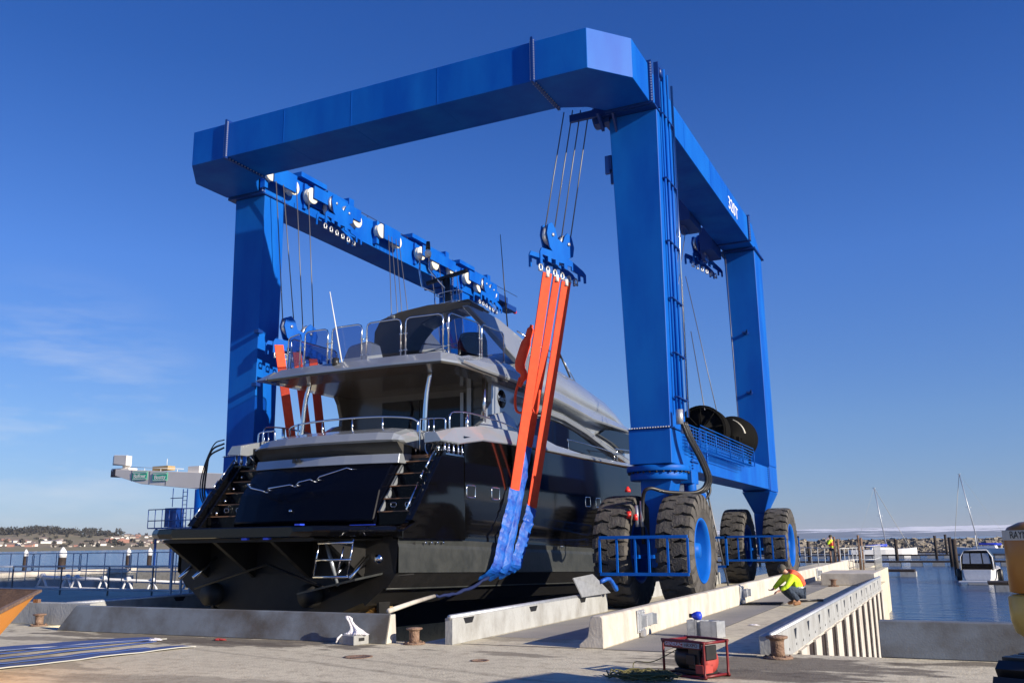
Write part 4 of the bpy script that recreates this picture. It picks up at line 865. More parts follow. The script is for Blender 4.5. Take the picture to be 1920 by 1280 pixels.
# stairs both sides
for s in (1, -1):
    x0, x1 = XC+s*1.93, XC+s*2.82; x0, x1 = min(x0, x1), max(x0, x1)
    b = MB()
    for k in range(5):
        z = 2.28+.285*k; y = 16.72+.235*k; b.box(x0, x1, y+.03, y+.36 if k < 4 else 18.5, z-.285, z-.022)
    st_ = b.build('boarding_stair', 'navy', Yt)
    b = MB()
    for k in range(5):
        z = 2.28+.285*k; y = 16.72+.235*k; b.box(x0, x1, y, y+.36, z-.022, z)
    b.build('tread', 'teak', st_)
    b = MB()
    for k in range(4):
        z = 2.28+.285*k; y = 16.72+.235*k; xw = x0+.004 if s > 0 else x1-.004
        b.prism([(y+.02, z+.005), (y+.30, z+.005), (y+.25, z+.25)], 0, min(xw, xw+s*.03), max(xw, xw+s*.03))
    b.build('side_gusset', 'silver', st_)
    b = MB()
    for dx in (.25, .62): 
        pts = [(x0+dx+.07*max(-1, min(1, 1.3*math.cos(a))), 16.70+.235, 2.42+.045*max(-1, min(1, 1.3*math.sin(a)))) for a in [i*math.pi/6 for i in range(13)]]; b.tube([(p[0], 16.975, p[2]) for p in pts], .008, 5, caps=False)
    b.build('step_light', 'chrome', st_)
    # handrails on the wing edge
    xo = XC+s*2.92
    b = MB()
    for (ya, za, yb, zb) in ((16.42, 2.20, 16.88, 2.78), (16.98, 2.9, 17.10, 3.05), (17.2, 3.13, 17.62, 3.60)):
        n = Vector((0, -.10, .085)); A = Vector((xo, ya, za)); B = Vector((xo, yb, zb)); b.tube([A, A+n, B+n, B], .018, 6)
    b.build('wing_handrail', 'chrome', Yt)
b = MB()
for s in (1, -1):
    for k in range(4): b.lathe([(.03, 0), (.05, .02), (.03, .05)], (XC+s*2.78, 16.85+.27*k, 2.35+.3*k), 0, 8)
b.build('courtesy_stud', 'chrome', Yt)
# aft coaming: lower silver strip, dark recess and the big rounded lounge back
def xsec(x, pts, k=1.0): return [Vector((x, y, z)) for y, z in pts]
b = MB(); bow = lambda x: .30*(1-((x-XC)/2.3)**2)
low = lambda x: [Vector((x, 17.40-bow(x), 3.365)), Vector((x, 17.46-bow(x), 3.58)), Vector((x, 17.9, 3.60)), Vector((x, 17.9, 3.365))]
b.loft([low(x) for x in [XC-2.05, XC-1.4, XC-.7, XC, XC+.7, XC+1.4, XC+2.05]]); b.build('coaming_strip', 'silver', Yt, bevel=.01)
b = MB(); lump = []
for u in (-2.35, -2.2, -1.9, -1.5, -.9, 0, .9, 1.6, 1.95, 2.06, 2.12):
    x = XC+u; e = 1 if -1.5 < u < 1.9 else (.35 if u < -2.25 else .62 if u < -2.1 else .82 if u < -1.8 else .95 if u < -1.4 else .93 if u < 2 else .8 if u < 2.1 else .6)
    bw = .32*(1-(u/2.4)**2); zc = 3.80
    lump.append([Vector((x, 17.70-bw+.1*(1-e), 3.78)), Vector((x, 17.34-bw+.6*(1-e), 3.84)), Vector((x, 17.26-bw+.6*(1-e), 3.88)), Vector((x, 17.36-bw+.6*(1-e), 3.72+.34*e)), Vector((x, 17.85-bw*.6+.4*(1-e), 3.70+.52*e)), Vector((x, 18.5, 3.70+.56*e)), Vector((x, 19.2, 3.70+.56*e)), Vector((x, 19.2, 3.60))])
b.loft(lump, smooth=False); b.build('lounge_back', 'silver', Yt, bevel=.02)
b = MB(); sk = []
for u in (-2.1, -1.9, -1.4, -.7, 0, .7, 1.4, 1.9, 2.05):
    x = XC+u; bw = .32*(1-(u/2.4)**2); sk.append([Vector((x, 17.62-bw, 3.60)), Vector((x, 17.36-bw, 3.835)), Vector((x, 17.9, 3.835)), Vector((x, 17.9, 3.60))])
b.loft(sk); b.build('lounge_shade_skirt', 'silverd', Yt)  # shade of the undercut is painted in with the darker grey
b = MB()
for x in (-.75, -.62): b.box(XC+x, XC+x+.09, 17.10, 17.13, 3.47, 3.57)
b.build('latch', 'bpaint', Yt)
# cockpit rail
b = MB(); top = [(XC-2.0, 18.5, 4.34), (XC-1.75, 18.25, 4.50), (XC-1.0, 18.0, 4.54), (XC, 17.9, 4.55), (XC+1.0, 18.0, 4.55), (XC+1.75, 18.15, 4.50), (XC+1.98, 18.2, 4.42), (XC+2.03, 18.2, 4.3), (XC+2.03, 18.1, 3.6)]
b.tube(spl(top, 4), .026, 8)
for x, y in ((-1.4, 18.08), (-.55, 17.95), (.35, 17.93), (1.15, 18.03)): b.tube([(XC+x, y, 4.15), (XC+x, y, 4.54)], .022, 6)
b.build('cockpit_rail', 'chrome', Yt)
for s in (1, -1):
    b = MB(); X_ = XC+s*2.15; b.tube(spl([(X_, 18.1, 3.55), (X_, 18.1, 4.35), (X_+s*.1, 18.1, 4.42), (X_+s*.55, 18.2, 4.42), (X_+s*.62, 18.2, 4.35), (X_+s*.62, 18.2, 4.05)], 3), .02, 6)
    for dx in (.22, .36): b.tube([(X_+s*dx, 18.12, 4.42), (X_+s*dx, 18.12, 3.98)], .016, 6)
    cx = X_+s*.29; pts = [(cx+.16*math.cos(a), 18.12, 3.78+.21*math.sin(a)) for a in [i*math.pi/10 for i in range(21)]]; b.tube(pts, .018, 6, caps=False)
    b.tube([(cx, 18.12, 3.57), (cx, 18.12, 3.3)], .016, 6); b.tube([(X_, 18.1, 4.1), (X_+s*.6, 18.15, 4.1)], .008, 5)
    b.tube([(X_+s*.35, 17.9, 3.55), (X_+s*.7, 17.75, 4.0)], .016, 6)
    b.tube(spl([(XC+s*2.78, 18.4, 4.05), (XC+s*2.78, 18.4, 4.5), (XC+s*2.8, 18.7, 4.62), (XC+s*2.85, 19.6, 4.66), (XC+s*2.92, 21.2, 4.58), (XC+s*2.95, 22.0, 4.45)], 4), .02, 6)
    b.tube([(XC+s*2.8, 19.2, 4.2), (XC+s*2.8, 19.2, 4.64)], .045, 8)
    b.tube(spl([(XC+s*3.0, 25.2, 4.25), (XC+s*3.0, 25.2, 4.5), (XC+s*3.0, 25.4, 4.56), (XC+s*3.0, 29.0, 4.5), (XC+s*3.0, 29.3, 4.25)], 3), .016, 6)
    b.tube(spl([(XC+s*3.0, 29.6, 4.25), (XC+s*3.0, 29.6, 4.6), (XC+s*3.0, 29.9, 4.66), (XC+s*2.95, 36, 4.9), (XC+s*1.4, 42.5, 5.3)], 5), .018, 6)
    for yy in (31.2, 33, 35): b.tube([(XC+s*2.97, yy, 4.2), (XC+s*2.97, yy, 4.72)], .014, 6)
    b.build('side_rail', 'chrome', Yt)
# cockpit floor, bulkhead, doors
b = MB(); b.box(XC-2.8, XC+2.8, 17.92, 21.6, 3.50, 3.58); b.build('cockpit_sole', 'teak', Yt)
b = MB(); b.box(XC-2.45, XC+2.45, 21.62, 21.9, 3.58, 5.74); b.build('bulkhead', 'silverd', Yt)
b = MB(); b.box(XC-1.25, XC-.02, 21.59, 21.612, 3.62, 5.52); b.box(XC+.02, XC+1.28, 21.59, 21.612, 3.62, 5.52); b.build('saloon_door', 'glassd', Yt)
b = MB(); b.box(XC+1.32, XC+1.42, 21.54, 21.6, 3.6, 5.6); b.box(XC+1.55, XC+1.68, 21.5, 21.6, 3.6, 5.7); b.build('door_frame', 'silver', Yt)
b = MB()
for k in range(5): b.box(XC+1.72, XC+2.4, 21.56, 21.6, 4.3+.28*k, 4.52+.28*k)
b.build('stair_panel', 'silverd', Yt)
for s in (1, -1):
    b = MB(); x0, x1 = XC+s*2.38, XC+s*2.50
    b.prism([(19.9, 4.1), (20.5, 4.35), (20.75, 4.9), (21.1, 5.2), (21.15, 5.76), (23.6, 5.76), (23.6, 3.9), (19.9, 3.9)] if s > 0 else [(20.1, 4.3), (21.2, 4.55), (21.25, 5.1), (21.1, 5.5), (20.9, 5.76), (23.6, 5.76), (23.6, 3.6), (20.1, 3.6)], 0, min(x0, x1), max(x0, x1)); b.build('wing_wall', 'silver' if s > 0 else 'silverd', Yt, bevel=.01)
# round emblem with script lettering on the starboard wing wall
b = MB(); b.lathe([(.25, 0), (.25, .008)], (XC+2.502, 21.72, 5.36), 0, 28); em = b.build('emblem', 'navy', Yt)
o = text('emblem_lettering', 'Match', 'silver', .2, Vector((XC+2.518, 21.72, 5.36)), ROT_PX, None, ext=.002, stretch=1.1); o.parent = em
b = MB()
b.tube(spl([(XC+1.72, 19.0, 4.1), (XC+1.74, 19.0, 4.6), (XC+1.78, 19.0, 5.2), (XC+1.9, 19.0, 5.78)], 3), .06, 10)
b.build('deck_post', 'chrome', Yt)
b = MB(); b.tube(spl([(XC-2.05, 19.0, 4.1), (XC-2.0, 19.0, 4.6), (XC-1.93, 19.0, 5.3), (XC-1.8, 19.0, 5.78)], 3), .06, 10); b.build('deck_post', 'chrome', Yt)
b = MB(); b.lathe([(.045, 0), (.045, 1.3)], (XC+2.55, 20.6, 4.45), 2, 10); b.build('deck_post', 'chrome', Yt)
# flybridge overhang: soffit, fascia
outl = [(XC-1.3, 18.18), (XC+1.3, 18.18), (XC+2.72, 18.34), (XC+2.86, 18.9), (XC+2.88, 22.6), (XC+2.88, 24.1)]
def ring(z, ins, yb=30.5):
    r = [(1.3, 18.14+ins*1.6), (2.62-ins, 18.26+ins*1.5), (2.80-ins, 18.75+ins), (2.84-ins, 22.6), (2.84-ins, yb)]
    return [Vector((XC-x, y, z)) for x, y in reversed(r)]+[Vector((XC+x, y, z)) for x, y in r]
soff = [Vector(v) for v in ring(5.78, 0, 24)]
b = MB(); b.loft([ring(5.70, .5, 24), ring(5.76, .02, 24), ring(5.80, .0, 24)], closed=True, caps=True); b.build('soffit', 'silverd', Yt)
b = MB(); b.loft([ring(5.80, .0, 24), ring(5.86, .0, 24), ring(6.10, .20, 24), ring(6.12, .35, 24)], closed=True, caps=True); b.build('flybridge_deck', 'silver', Yt, bevel=.012)
# winglet tip at the port corner and its twin
for s in (-1, 1):
    b = MB(); b.add([(XC+s*2.62, 18.2, 5.80), (XC+s*2.83, 18.7, 5.76), (XC+s*3.12, 18.35, 5.82), (XC+s*2.6, 18.5, 6.05), (XC+s*2.84, 19.9, 5.79), (XC+s*2.84, 19.9, 6.0)], [(0, 2, 3), (0, 1, 2), (1, 4, 2), (2, 4, 5), (2, 5, 3), (0, 3, 5, 4, 1)]); b.build('deck_tip', 'silver', Yt) if s < 0 else None
for s in (-1, 1):
    # upper swoosh: fascia running forward and falling
    top = [(18.9, 6.0), (19.8, 6.22), (21, 6.36), (22.2, 6.38), (24.1, 6.18), (25.7, 6.12), (27.7, 5.95), (29.5, 5.85), (32, 5.75), (34, 5.6), (36, 5.3)]
    bot = [(18.9, 5.84), (19.8, 5.81), (21, 5.80), (22.2, 5.79), (24.1, 5.71), (25.7, 5.60), (27.7, 5.42), (29.5, 5.42), (32, 5.46), (34, 5.38), (36, 5.05)]
    b = MB(); secs = []
    for (y, zt), (_, zb) in zip(top, bot):
        w = 2.88 if y < 30 else 2.88-(y-30)**1.6*.055
        secs.append([Vector((XC+s*(w-.02), y, zb)), Vector((XC+s*(w+.02), y, zb+.06)), Vector((XC+s*(w-.10), y, (zb+zt)/2+.05)), Vector((XC+s*(w-.34), y, zt)), Vector((XC+s*(w-.7), y, zt)), Vector((XC+s*(w-.5), y, zb))])
    b.loft(secs, smooth=False); b.build('side_fascia', 'silver', Yt, bevel=.01)
    # middle recess wall and deckhouse side
    b = MB(); secs = []
    for y in (21.9, 24, 26, 28, 30, 32, 34, 36, 38):
        w = 2.48 if y < 31 else 2.48-(y-31)**1.6*.06
        secs.append([Vector((XC+s*w, y, 4.0)), Vector((XC+s*(w-.02), y, 5.0)), Vector((XC+s*(w-.1), y, 5.75 if y < 35 else 5.75-(y-35)*.3)), Vector((XC+s*(w-.3), y, 5.75 if y < 35 else 5.75-(y-35)*.3)), Vector((XC+s*(w-.3), y, 4.0))])
    b.loft(secs); b.build('deckhouse_side', 'silver', Yt)
    b = MB()
    arch = [(22.3, 4.12), (22.6, 4.5), (23.2, 4.92), (24.3, 5.16), (26, 5.12), (27.8, 4.9), (29.8, 4.6), (31.2, 4.3), (31.2, 4.1)]
    b.prism(arch, 0, XC+s*2.484, XC+s*2.50); b.build('saloon_window', 'glassd', Yt)
    b = MB()
    b.prism([(29.0, 5.12), (29.6, 5.32), (30.8, 5.42), (32.3, 5.40), (32.3, 4.72), (31.6, 4.72), (30.4, 4.95)], 0, XC+s*2.44, XC+s*2.60 if s > 0 else XC+s*2.60)
    b.build('forward_window', 'glassd', Yt)
    b = MB(); b.tube(spl([(XC+s*2.51, y, z) for y, z in [(22.1, 4.05), (22.5, 4.5), (23.15, 4.97), (24.3, 5.21), (26, 5.17), (27.8, 4.95), (29.8, 4.65), (31.4, 4.3)]], 3), .028, 6); b.build('window_trim', 'silver', Yt)
    # lower swoosh sweeping down to the side deck
    t2 = [(22.6, 5.55, 5.35), (24.1, 5.50, 5.26), (25.8, 5.45, 5.2), (27.6, 5.24, 4.98), (29.6, 4.86, 4.62), (31.8, 4.55, 4.28), (33.5, 4.35, 4.1)]
    b = MB(); b.loft([[Vector((XC+s*2.46, y, zb)), Vector((XC+s*2.66, y, zb+.02)), Vector((XC+s*2.70, y, (zb+zt)/2)), Vector((XC+s*2.58, y, zt)), Vector((XC+s*2.4, y, zt+.04))] for y, zt, zb in t2]); b.build('lower_swoosh', 'silver', Yt, bevel=.01)
    # curved base of the stair wing on the aft deck
    b = MB(); b.loft([[Vector((XC+s*2.40, y, 3.95)), Vector((XC+s*2.72, y, 3.95)), Vector((XC+s*2.70, y, zt*.6+3.95*.4)), Vector((XC+s*2.56, y, zt)), Vector((XC+s*2.40, y, zt))] for y, zt in ((19.6, 4.15), (20.3, 4.5), (21.0, 4.85), (21.8, 5.02), (22.3, 4.9), (22.9, 4.4))]); b.build('wing_base', 'silver', Yt, bevel=.015)
# foredeck house roof
b = MB(); secs = []
for y, zt, w in ((24, 6.1, 2.4), (28, 5.95, 2.4), (31, 5.85, 2.35), (33.5, 5.7, 2.15), (35.5, 5.35, 1.8), (38, 4.9, 1.3), (40, 4.65, .8)):
    secs.append([Vector((XC-w, y, zt-.35)), Vector((XC-w*.7, y, zt)), Vector((XC+w*.7, y, zt)), Vector((XC+w, y, zt-.35)), Vector((XC+w, y, 3.9)), Vector((XC-w, y, 3.9))])
b.loft(secs, smooth=False); b.build('foredeck_house', 'silver', Yt, bevel=.02)
b = MB(); b.add([(XC-hw(y, 1)+.1, y, sheer(y)-.05) for y in ST[2:]]+[(XC+hw(y, 1)-.1, y, sheer(y)-.05) for y in reversed(ST[2:])], [tuple(range(2*len(ST[2:])))]); b.build('deck', 'teak', Yt)
# upper coaming of the flybridge: lofted, falls forward to the windscreen
b = MB(); secs = []
for y, zt, wt, wb, zb in ((24.0, 6.75, 2.15, 2.5, 6.0), (25.3, 7.45, 1.62, 2.5, 6.0), (26.6, 7.32, 1.55, 2.5, 6.0), (28.2, 7.20, 1.5, 2.48, 5.9), (30.0, 6.95, 1.45, 2.45, 5.85), (31.6, 6.82, 1.4, 2.3, 5.8), (33.2, 6.60, 1.3, 2.1, 5.6), (34.6, 6.25, 1.1, 1.9, 5.4), (36.2, 5.65, .9, 1.5, 5.2)):
    half = [(wb, zb), (wb-.05, zb+(zt-zb)*.35), ((wb*.55+wt*.45), zb+(zt-zb)*.78), (wt, zt)]
    secs.append([Vector((XC-x, y, z)) for x, z in half]+[Vector((XC+x, y, z)) for x, z in reversed(half)])
b.loft(secs, smooth=True); b.build('upper_coaming', 'silver', Yt)
b = MB(); b.loft([[Vector((XC+x*1.0, 30.4+abs(x)*-.5, 6.9)), Vector((XC+x*.9, 30.3+abs(x)*-.5+.35, 7.30-abs(x)*.05)), Vector((XC+x*.92, 30.33+abs(x)*-.5+.35, 7.30-abs(x)*.05)), Vector((XC+x*1.02, 30.43+abs(x)*-.5, 6.9))] for x in (-1.5, -1.2, -.6, 0, .6, 1.2, 1.5)]); b.build('windscreen', 'glass', Yt)
# hard top arch
for s in (-1, 1):
    b = MB(); xo = 1.62; 
    poly = [(21.9, 8.16), (22.4, 8.30), (23.9, 8.20), (25.6, 7.72), (27.5, 7.0), (27.0, 6.5), (24.6, 6.55), (23.6, 7.15), (22.9, 7.6)]
    secs = []
    n = len(poly); o1 = [Vector((XC+s*(1.32+(8.3-z)*.42), y, z)) for y, z in poly]; o2 = [p-Vector((s*.22, 0, 0)) for p in o1]
    b.add(o1+o2, [tuple(range(n)), tuple(range(2*n-1, n-1, -1))]+[(i, i+n, (i+1) % n+n, (i+1) % n) for i in range(n)]); b.build('arch_fin', 'silver', Yt, bevel=.03)
# broad inner legs of the arch seen from aft
b = MB()
outer = [(-2.35, 6.2), (-2.2, 7.0), (-1.98, 7.8), (-1.7, 8.12), (-1.0, 8.28), (0, 8.36), (1.0, 8.34), (1.45, 8.28)]
inner = [(-1.55, 6.2), (-1.35, 6.7), (-1.1, 7.15), (-.8, 7.5), (-.35, 7.85), (.2, 8.05), (.9, 8.14), (1.35, 8.14)]
for y0, y1 in ((22.0, 22.8),):
    n = len(outer); vs = []
    for y in (y0, y1):
        vs += [Vector((XC+x, y+(8.3-z)*.35, z)) for x, z in outer]+[Vector((XC+x, y+(8.3-z)*.35, z)) for x, z in inner]
    fs = []
    for i in range(n-1):
        a0, a1, c0_, c1 = i, i+1, n+i, n+i+1; m2 = 2*n
        fs += [(a0, a1, c1, c0_), (a0+m2, c0_+m2, c1+m2, a1+m2), (a0, a0+m2, a1+m2, a1), (c0_, c1, c1+m2, c0_+m2)]
    fs += [(0, n, 3*n, 2*n), (n-1, 3*n-1, 4*n-1, 2*n-1)]; b.add(vs, fs)
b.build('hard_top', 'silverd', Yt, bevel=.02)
b = MB(); b.hexa([(XC-1.5, 22.2, 8.18), (XC+1.4, 22.2, 8.32), (XC+1.4, 23.3, 8.24), (XC-1.5, 23.3, 8.12), (XC-1.4, 22.1, 8.26), (XC+1.35, 22.0, 8.39), (XC+1.35, 23.3, 8.30), (XC-1.4, 23.3, 8.2)]); b.build('hard_top', 'silver', Yt, bevel=.03)
# awning frame tubes
b = MB()
for s in (-1, 1):
    b.tube([(XC+s*1.5, 24.9, 8.0), (XC+s*1.9, 27.6, 7.55)], .025, 6); b.tube([(XC+s*1.55, 24.9, 7.7), (XC+s*1.9, 27.2, 7.35)], .02, 6); b.tube([(XC+s*1.7, 26.1, 7.85), (XC+s*1.78, 26.5, 7.4)], .02, 6); b.tube([(XC+s*1.9, 27.6, 7.55), (XC+s*2.0, 28.6, 6.8)], .02, 6)
b.tube([(XC-1.2, 22.6, 7.5), (XC+1.2, 22.9, 7.1)], .02, 6); b.tube([(XC-1.1, 22.6, 7.0), (XC+1.1, 22.9, 7.45)], .02, 6); b.tube([(XC-.6, 23, 6.2), (XC+.2, 23, 7.4)], .015, 6); b.tube([(XC+.6, 23, 6.2), (XC+1.2, 23, 7.3)], .015, 6); b.tube([(XC-1.2, 23, 7.2), (XC+1.3, 23, 7.25)], .015, 6)
b.build('awning_frame', 'chrome', Yt)
# flybridge glass balustrade
def panel(p, q, h=.95, r_=.12):
    p, q = Vector(p), Vector(q); d = (q-p); L_ = d.length; d.normalize(); up_ = Vector((0, 0, 1))
    P = lambda u, z: p+d*u+up_*z
    pts = [P(0, 0), P(0, h-r_), P(.03, h-.04), P(r_, h), P(L_-r_, h), P(L_-.03, h-.04), P(L_, h-r_), P(L_, 0)]
    b = MB(); b.tube(pts, .021, 6)
    for z in (.18, h*.6):
        b.tube([P(-.05, z), P(.05, z)], .018, 6); b.tube([P(L_-.05, z), P(L_+.05, z)], .018, 6)
    f = b.build('balustrade_frame', 'chrome', Yt)
    nn = d.cross(up_)*.006; g = [P(.03, .14), P(.03, h-r_), P(.05, h-.06), P(r_, h-.03), P(L_-r_, h-.03), P(L_-.05, h-.06), P(L_-.03, h-r_), P(L_-.03, .14)]; n = len(g)
    b = MB(); b.add([v+nn for v in g]+[v-nn for v in g], [tuple(range(n)), tuple(range(2*n-1, n-1, -1))]+[(i, i+n, (i+1) % n+n, (i+1) % n) for i in range(n)]); b.build('smoked_panel', 'glass', f)
zf = 6.1
for p, q in (((-15.82, 19.05, zf-.02), (-15.22, 18.82, zf)), ((-15.05, 18.78, zf), (-14.27, 18.74, zf)), ((-14.14, 18.74, zf), (-13.19, 18.72, zf)), ((-13.04, 18.72, zf), (-12.01, 18.72, zf)), ((-11.87, 18.72, zf), (-10.82, 18.76, zf)), ((-10.70, 18.82, zf+.02), (-10.62, 20.3, zf+.05)), ((-10.62, 20.42, zf+.06), (-10.66, 21.8, zf+.1)), ((-15.85, 19.2, zf), (-15.8, 21.2, zf))): panel(p, q, 1.0)
b = MB(); b.lathe([(.09, 0), (.09, .22)], (XC-.55, 18.4, 5.98), 2, 12); b.build('stern_lamp', 'bpaint', Yt)
b = MB(); b.tube([(XC-.5, 18.6, 6.1), (XC-.95, 18.6, 8.05)], [.02, .012], 6); b.build('whip_aerial', 'white', Yt)
b = MB(); b.tube([(XC+1.12, 25.0, 8.2), (XC+.9, 25.0, 11.3)], [.022, .010], 6); b.tube([(XC+1.8, 27.4, 7.9), (XC+2.15, 27.6, 6.9)], .03, 6); b.build('whip_aerial', 'bpaint', Yt)
# flybridge furniture seen through the glass
b = MB(); b.lathe([(.42, 0), (.40, .75), (.34, .95)], (XC+1.9, 21.2, 6.15), 2, 20); b.build('bar_unit', 'navy', Yt)
b = MB(); b.hexa([(XC-1.95, 20.2, 6.1), (XC-.75, 20.2, 6.1), (XC-.75, 21.2, 6.1), (XC-1.95, 21.2, 6.1), (XC-1.75, 20.5, 7.05), (XC-1.0, 20.5, 7.15), (XC-1.0, 21.1, 7.15), (XC-1.75, 21.1, 7.05)]); b.build('tender_cradle', 'silver', Yt, bevel=.1)
# radar mast
b = MB(); z0 = 8.35; cx, cy = XC-.25, 23.6
b.tube([(cx, cy, z0-.1), (cx-.05, cy, z0+1.25)], .13, 10); b.obox((cx-.0, cy-.05, z0+1.3), (1.35, .10, .10), Matrix.Rotation(R(-20), 3, 'Y')@Matrix.Rotation(R(25), 3, 'Z')); b.build('radar', 'bpaint', Yt)
b = MB()
for z in (.15, .45, .78): 
    pts = [(cx+.05+.42*max(-1, min(1, 1.2*math.cos(a))), cy+.2*math.sin(a), z0+z+.04*math.cos(a)) for a in [i*math.pi/8 for i in range(17)]]; b.tube(pts, .02, 6, caps=False)
for x in (-.35, .0, .3, .42): b.tube([(cx+x, cy-.2, z0-.05), (cx+x, cy-.2, z0+.9)], .02, 6)
b.tube([(cx-.35, cy-.2, z0+.8), (cx-.8, cy-.2, z0+1.05), (cx-.9, cy-.2, z0+1.55), (cx-.9, cy-.2, z0+2.0)], .03, 6); b.tube([(cx+.0, cy-.2, z0+.9), (cx-.4, cy-.2, z0+1.4), (cx-.55, cy-.2, z0+1.6), (cx-.55, cy-.2, z0+2.0)], .03, 6)
b.build('mast_hoops', 'chrome', Yt)
b = MB(); b.lathe([(.07, 0), (.09, .1), (.05, .2)], (cx-.9, cy-.2, z0+1.98), 2, 10); b.lathe([(.09, 0), (.11, .15), (.05, .25)], (cx-.6, cy-.2, z0+2.0), 2, 10); b.build('mast_light', 'white', Yt)
b = MB(); b.lathe([(.08, 0), (.06, .25)], (cx-.6, cy-.2, z0+2.25), 2, 10); b.build('mast_light', 'bpaint', Yt)
# dark interior filler so that nothing shines through the superstructure
b = MB(); b.box(XC-2.15, XC+2.15, 21.95, 34, 4.0, 5.7); b.build('interior', 'glassd', Yt)
b = MB(); b.box(XC-2.75, XC+2.75, 17.8, 40, 1.2, 3.9 if False else 3.48); b.build('interior', 'glassd', Yt)
# ============================================================ SLINGS
def sling(top, hull, low, w, lab, cont):
    t = thing('lifting_sling', hull, lab, 'sling', 'webbing slings under the yacht')
    sdv = Vector((.55, .83, 0))
    T, H_, Lo = Vector(top), Vector(hull), Vector(low)
    b = MB(); b.strip([T+Vector((0, 0, .06)), T.lerp(H_, .33), T.lerp(H_, .66), H_], w, .035, sdv); b.build('webbing', 'orange', t)
    b = MB(); b.tube([T+Vector((0, 0, .12)), T-Vector((0, 0, .05))], .055, 8); b.build('end_collar', 'white', t)
    rr = random.Random(int(abs(hull[1])*100)); pts = spl([H_+Vector((0, 0, .02)), H_.lerp(Lo, .25), H_.lerp(Lo, .5), H_.lerp(Lo, .75), Lo]+[Vector(c) for c in cont], 5)
    pts = [p+Vector((rr.uniform(0, .02), rr.uniform(-.008, .008), 0)) for p in pts]
    side = [Vector((.35+rr.uniform(-.12, .12), .93, rr.uniform(-.1, .1))) for _ in pts]
    secs = []
    for i, p in enumerate(pts):
        d = (pts[min(i+1, len(pts)-1)]-pts[max(i-1, 0)]).normalized(); s_ = (side[i]-d*side[i].dot(d)).normalized(); nn = d.cross(s_); ww = w*(1.2+rr.uniform(-.04, .04)); th = rr.uniform(.006, .022)
        secs.append([p+s_*ww/2, p+s_*ww/4+nn*th, p-s_*ww/4+nn*th*.8, p-s_*ww/2, p-s_*ww/4-nn*th*.6, p+s_*ww/4-nn*th*.6])
    b = MB(); b.loft(secs, smooth=False); b.build('protective_sleeve', 'bsling', t)
sling((-8.83, 20.68, 8.30), (-9.96, 20.9, 2.87), (-9.98, 19.92, 1.05), .27, 'left one of the three bright orange slings, its blue sleeve starting lowest but one', [(-10.2, 19.8, .82), (-10.8, 19.7, .50), (-12, 19.6, .1)])
sling((-8.72, 21.05, 8.26), (-9.94, 21.75, 4.02), (-9.98, 20.4, 1.0), .21, 'middle orange sling whose blue sleeve starts highest, just below the deck edge', [(-10.2, 20.3, .80), (-10.8, 20.2, .50), (-12, 20.1, .1)])
sling((-8.61, 21.42, 8.22), (-9.88, 21.75, 2.45), (-9.95, 20.85, 1.0), .29, 'right one of the three bright orange slings, running lowest before its blue sleeve', [(-10.2, 20.75, .82), (-10.8, 20.6, .50), (-12, 20.5, .1)])
t = thing('sling_roll', (-9.7, 21, 6.4), 'loose red roll of sling webbing tied beside the orange slings at flybridge height', 'webbing roll')
b = MB(); b.tube(spl([(-9.42, 20.95, 7.1), (-9.5, 20.95, 6.85), (-9.68, 20.95, 6.4), (-9.78, 20.95, 6.05), (-9.66, 20.95, 5.8), (-9.8, 20.95, 5.5)], 4), [.05]*2+[.10]*4+[.14]*8+[.10]*4+[.05]*3, 8); b.tube(spl([(-9.78, 20.95, 5.75), (-9.92, 20.95, 5.3), (-9.9, 20.95, 4.9), (-9.7, 20.95, 4.85), (-9.62, 20.95, 5.2)], 5), .035, 6)
b.tube(spl([(-9.3, 21.1, 6.3), (-9.45, 21.1, 5.8), (-9.55, 21.1, 5.1), (-9.4, 21.1, 4.8), (-9.3, 21.1, 5.4)], 4), .03, 6); b.build('roll', 'orange', t)
for i, (a_, c_, lab) in enumerate([((-17.3, 20.4, 7.3), (-16.68, 20.55, 3.9), 'shaded orange sling on the far side of the cockpit, nearest the left leg'), ((-17.2, 21.1, 7.2), (-16.66, 21.25, 3.9), 'shaded orange sling on the far side of the cockpit, middle one of three'), ((-17.1, 21.75, 7.1), (-16.64, 21.85, 3.9), 'shaded orange sling on the far side of the cockpit, furthest from the left leg')]):
    t = thing('lifting_sling', c_, lab, 'sling', 'webbing slings under the yacht'); b = MB(); b.strip([a_, c_, (c_[0]+.15, c_[1], 1.0)], .27, .03, (.45, .9, 0)); b.build('webbing', 'orange', t)
t = thing('padded_pole', (-9.4, 15.3, .47), 'pale padded pole leaning from the slab corner towards the slings under the hull', 'pole')
b = MB(); b.tube([(-8.66, 13.24, .50), (-9.4, 15.2, .50), (-10.15, 17.25, .49)], .042, 10); b.build('pole', 'conc', t)
t = thing('sling_tail', (-10.2, 18.5, .5), 'crumpled blue sling tail in shade-darkened colour trailing under the hull from the pole end', 'sling tail')
b = MB(); rr = random.Random(2); b.tube([Vector((-10.15, 17.3, .48)).lerp(Vector((-10.15, 19.8, .78)), i/14)+Vector((rr.uniform(-.02, .02), 0, rr.uniform(-.02, .02)-.1*math.sin(i/14*math.pi))) for i in range(15)], [.025+.02*rr.random() for _ in range(15)], 6); b.build('webbing', 'shadeweb', t)
t = thing('steel_plate', (-7.3, 19.4, .4), 'tilted grey steel plate leaning over the kerb wall beside the tyre', 'plate')
b = MB(); b.add([(-7.42, 18.40, .83), (-7.30, 19.25, .88), (-7.22, 20.15, .44), (-7.36, 18.75, .42), (-7.44, 18.40, .82), (-7.32, 19.25, .87), (-7.24, 20.15, .43), (-7.38, 18.75, .41)], [(0,1,2,3),(4,7,6,5),(0,4,5,1),(1,5,6,2),(2,6,7,3),(3,7,4,0)]); b.build('plate', 'steel', t)
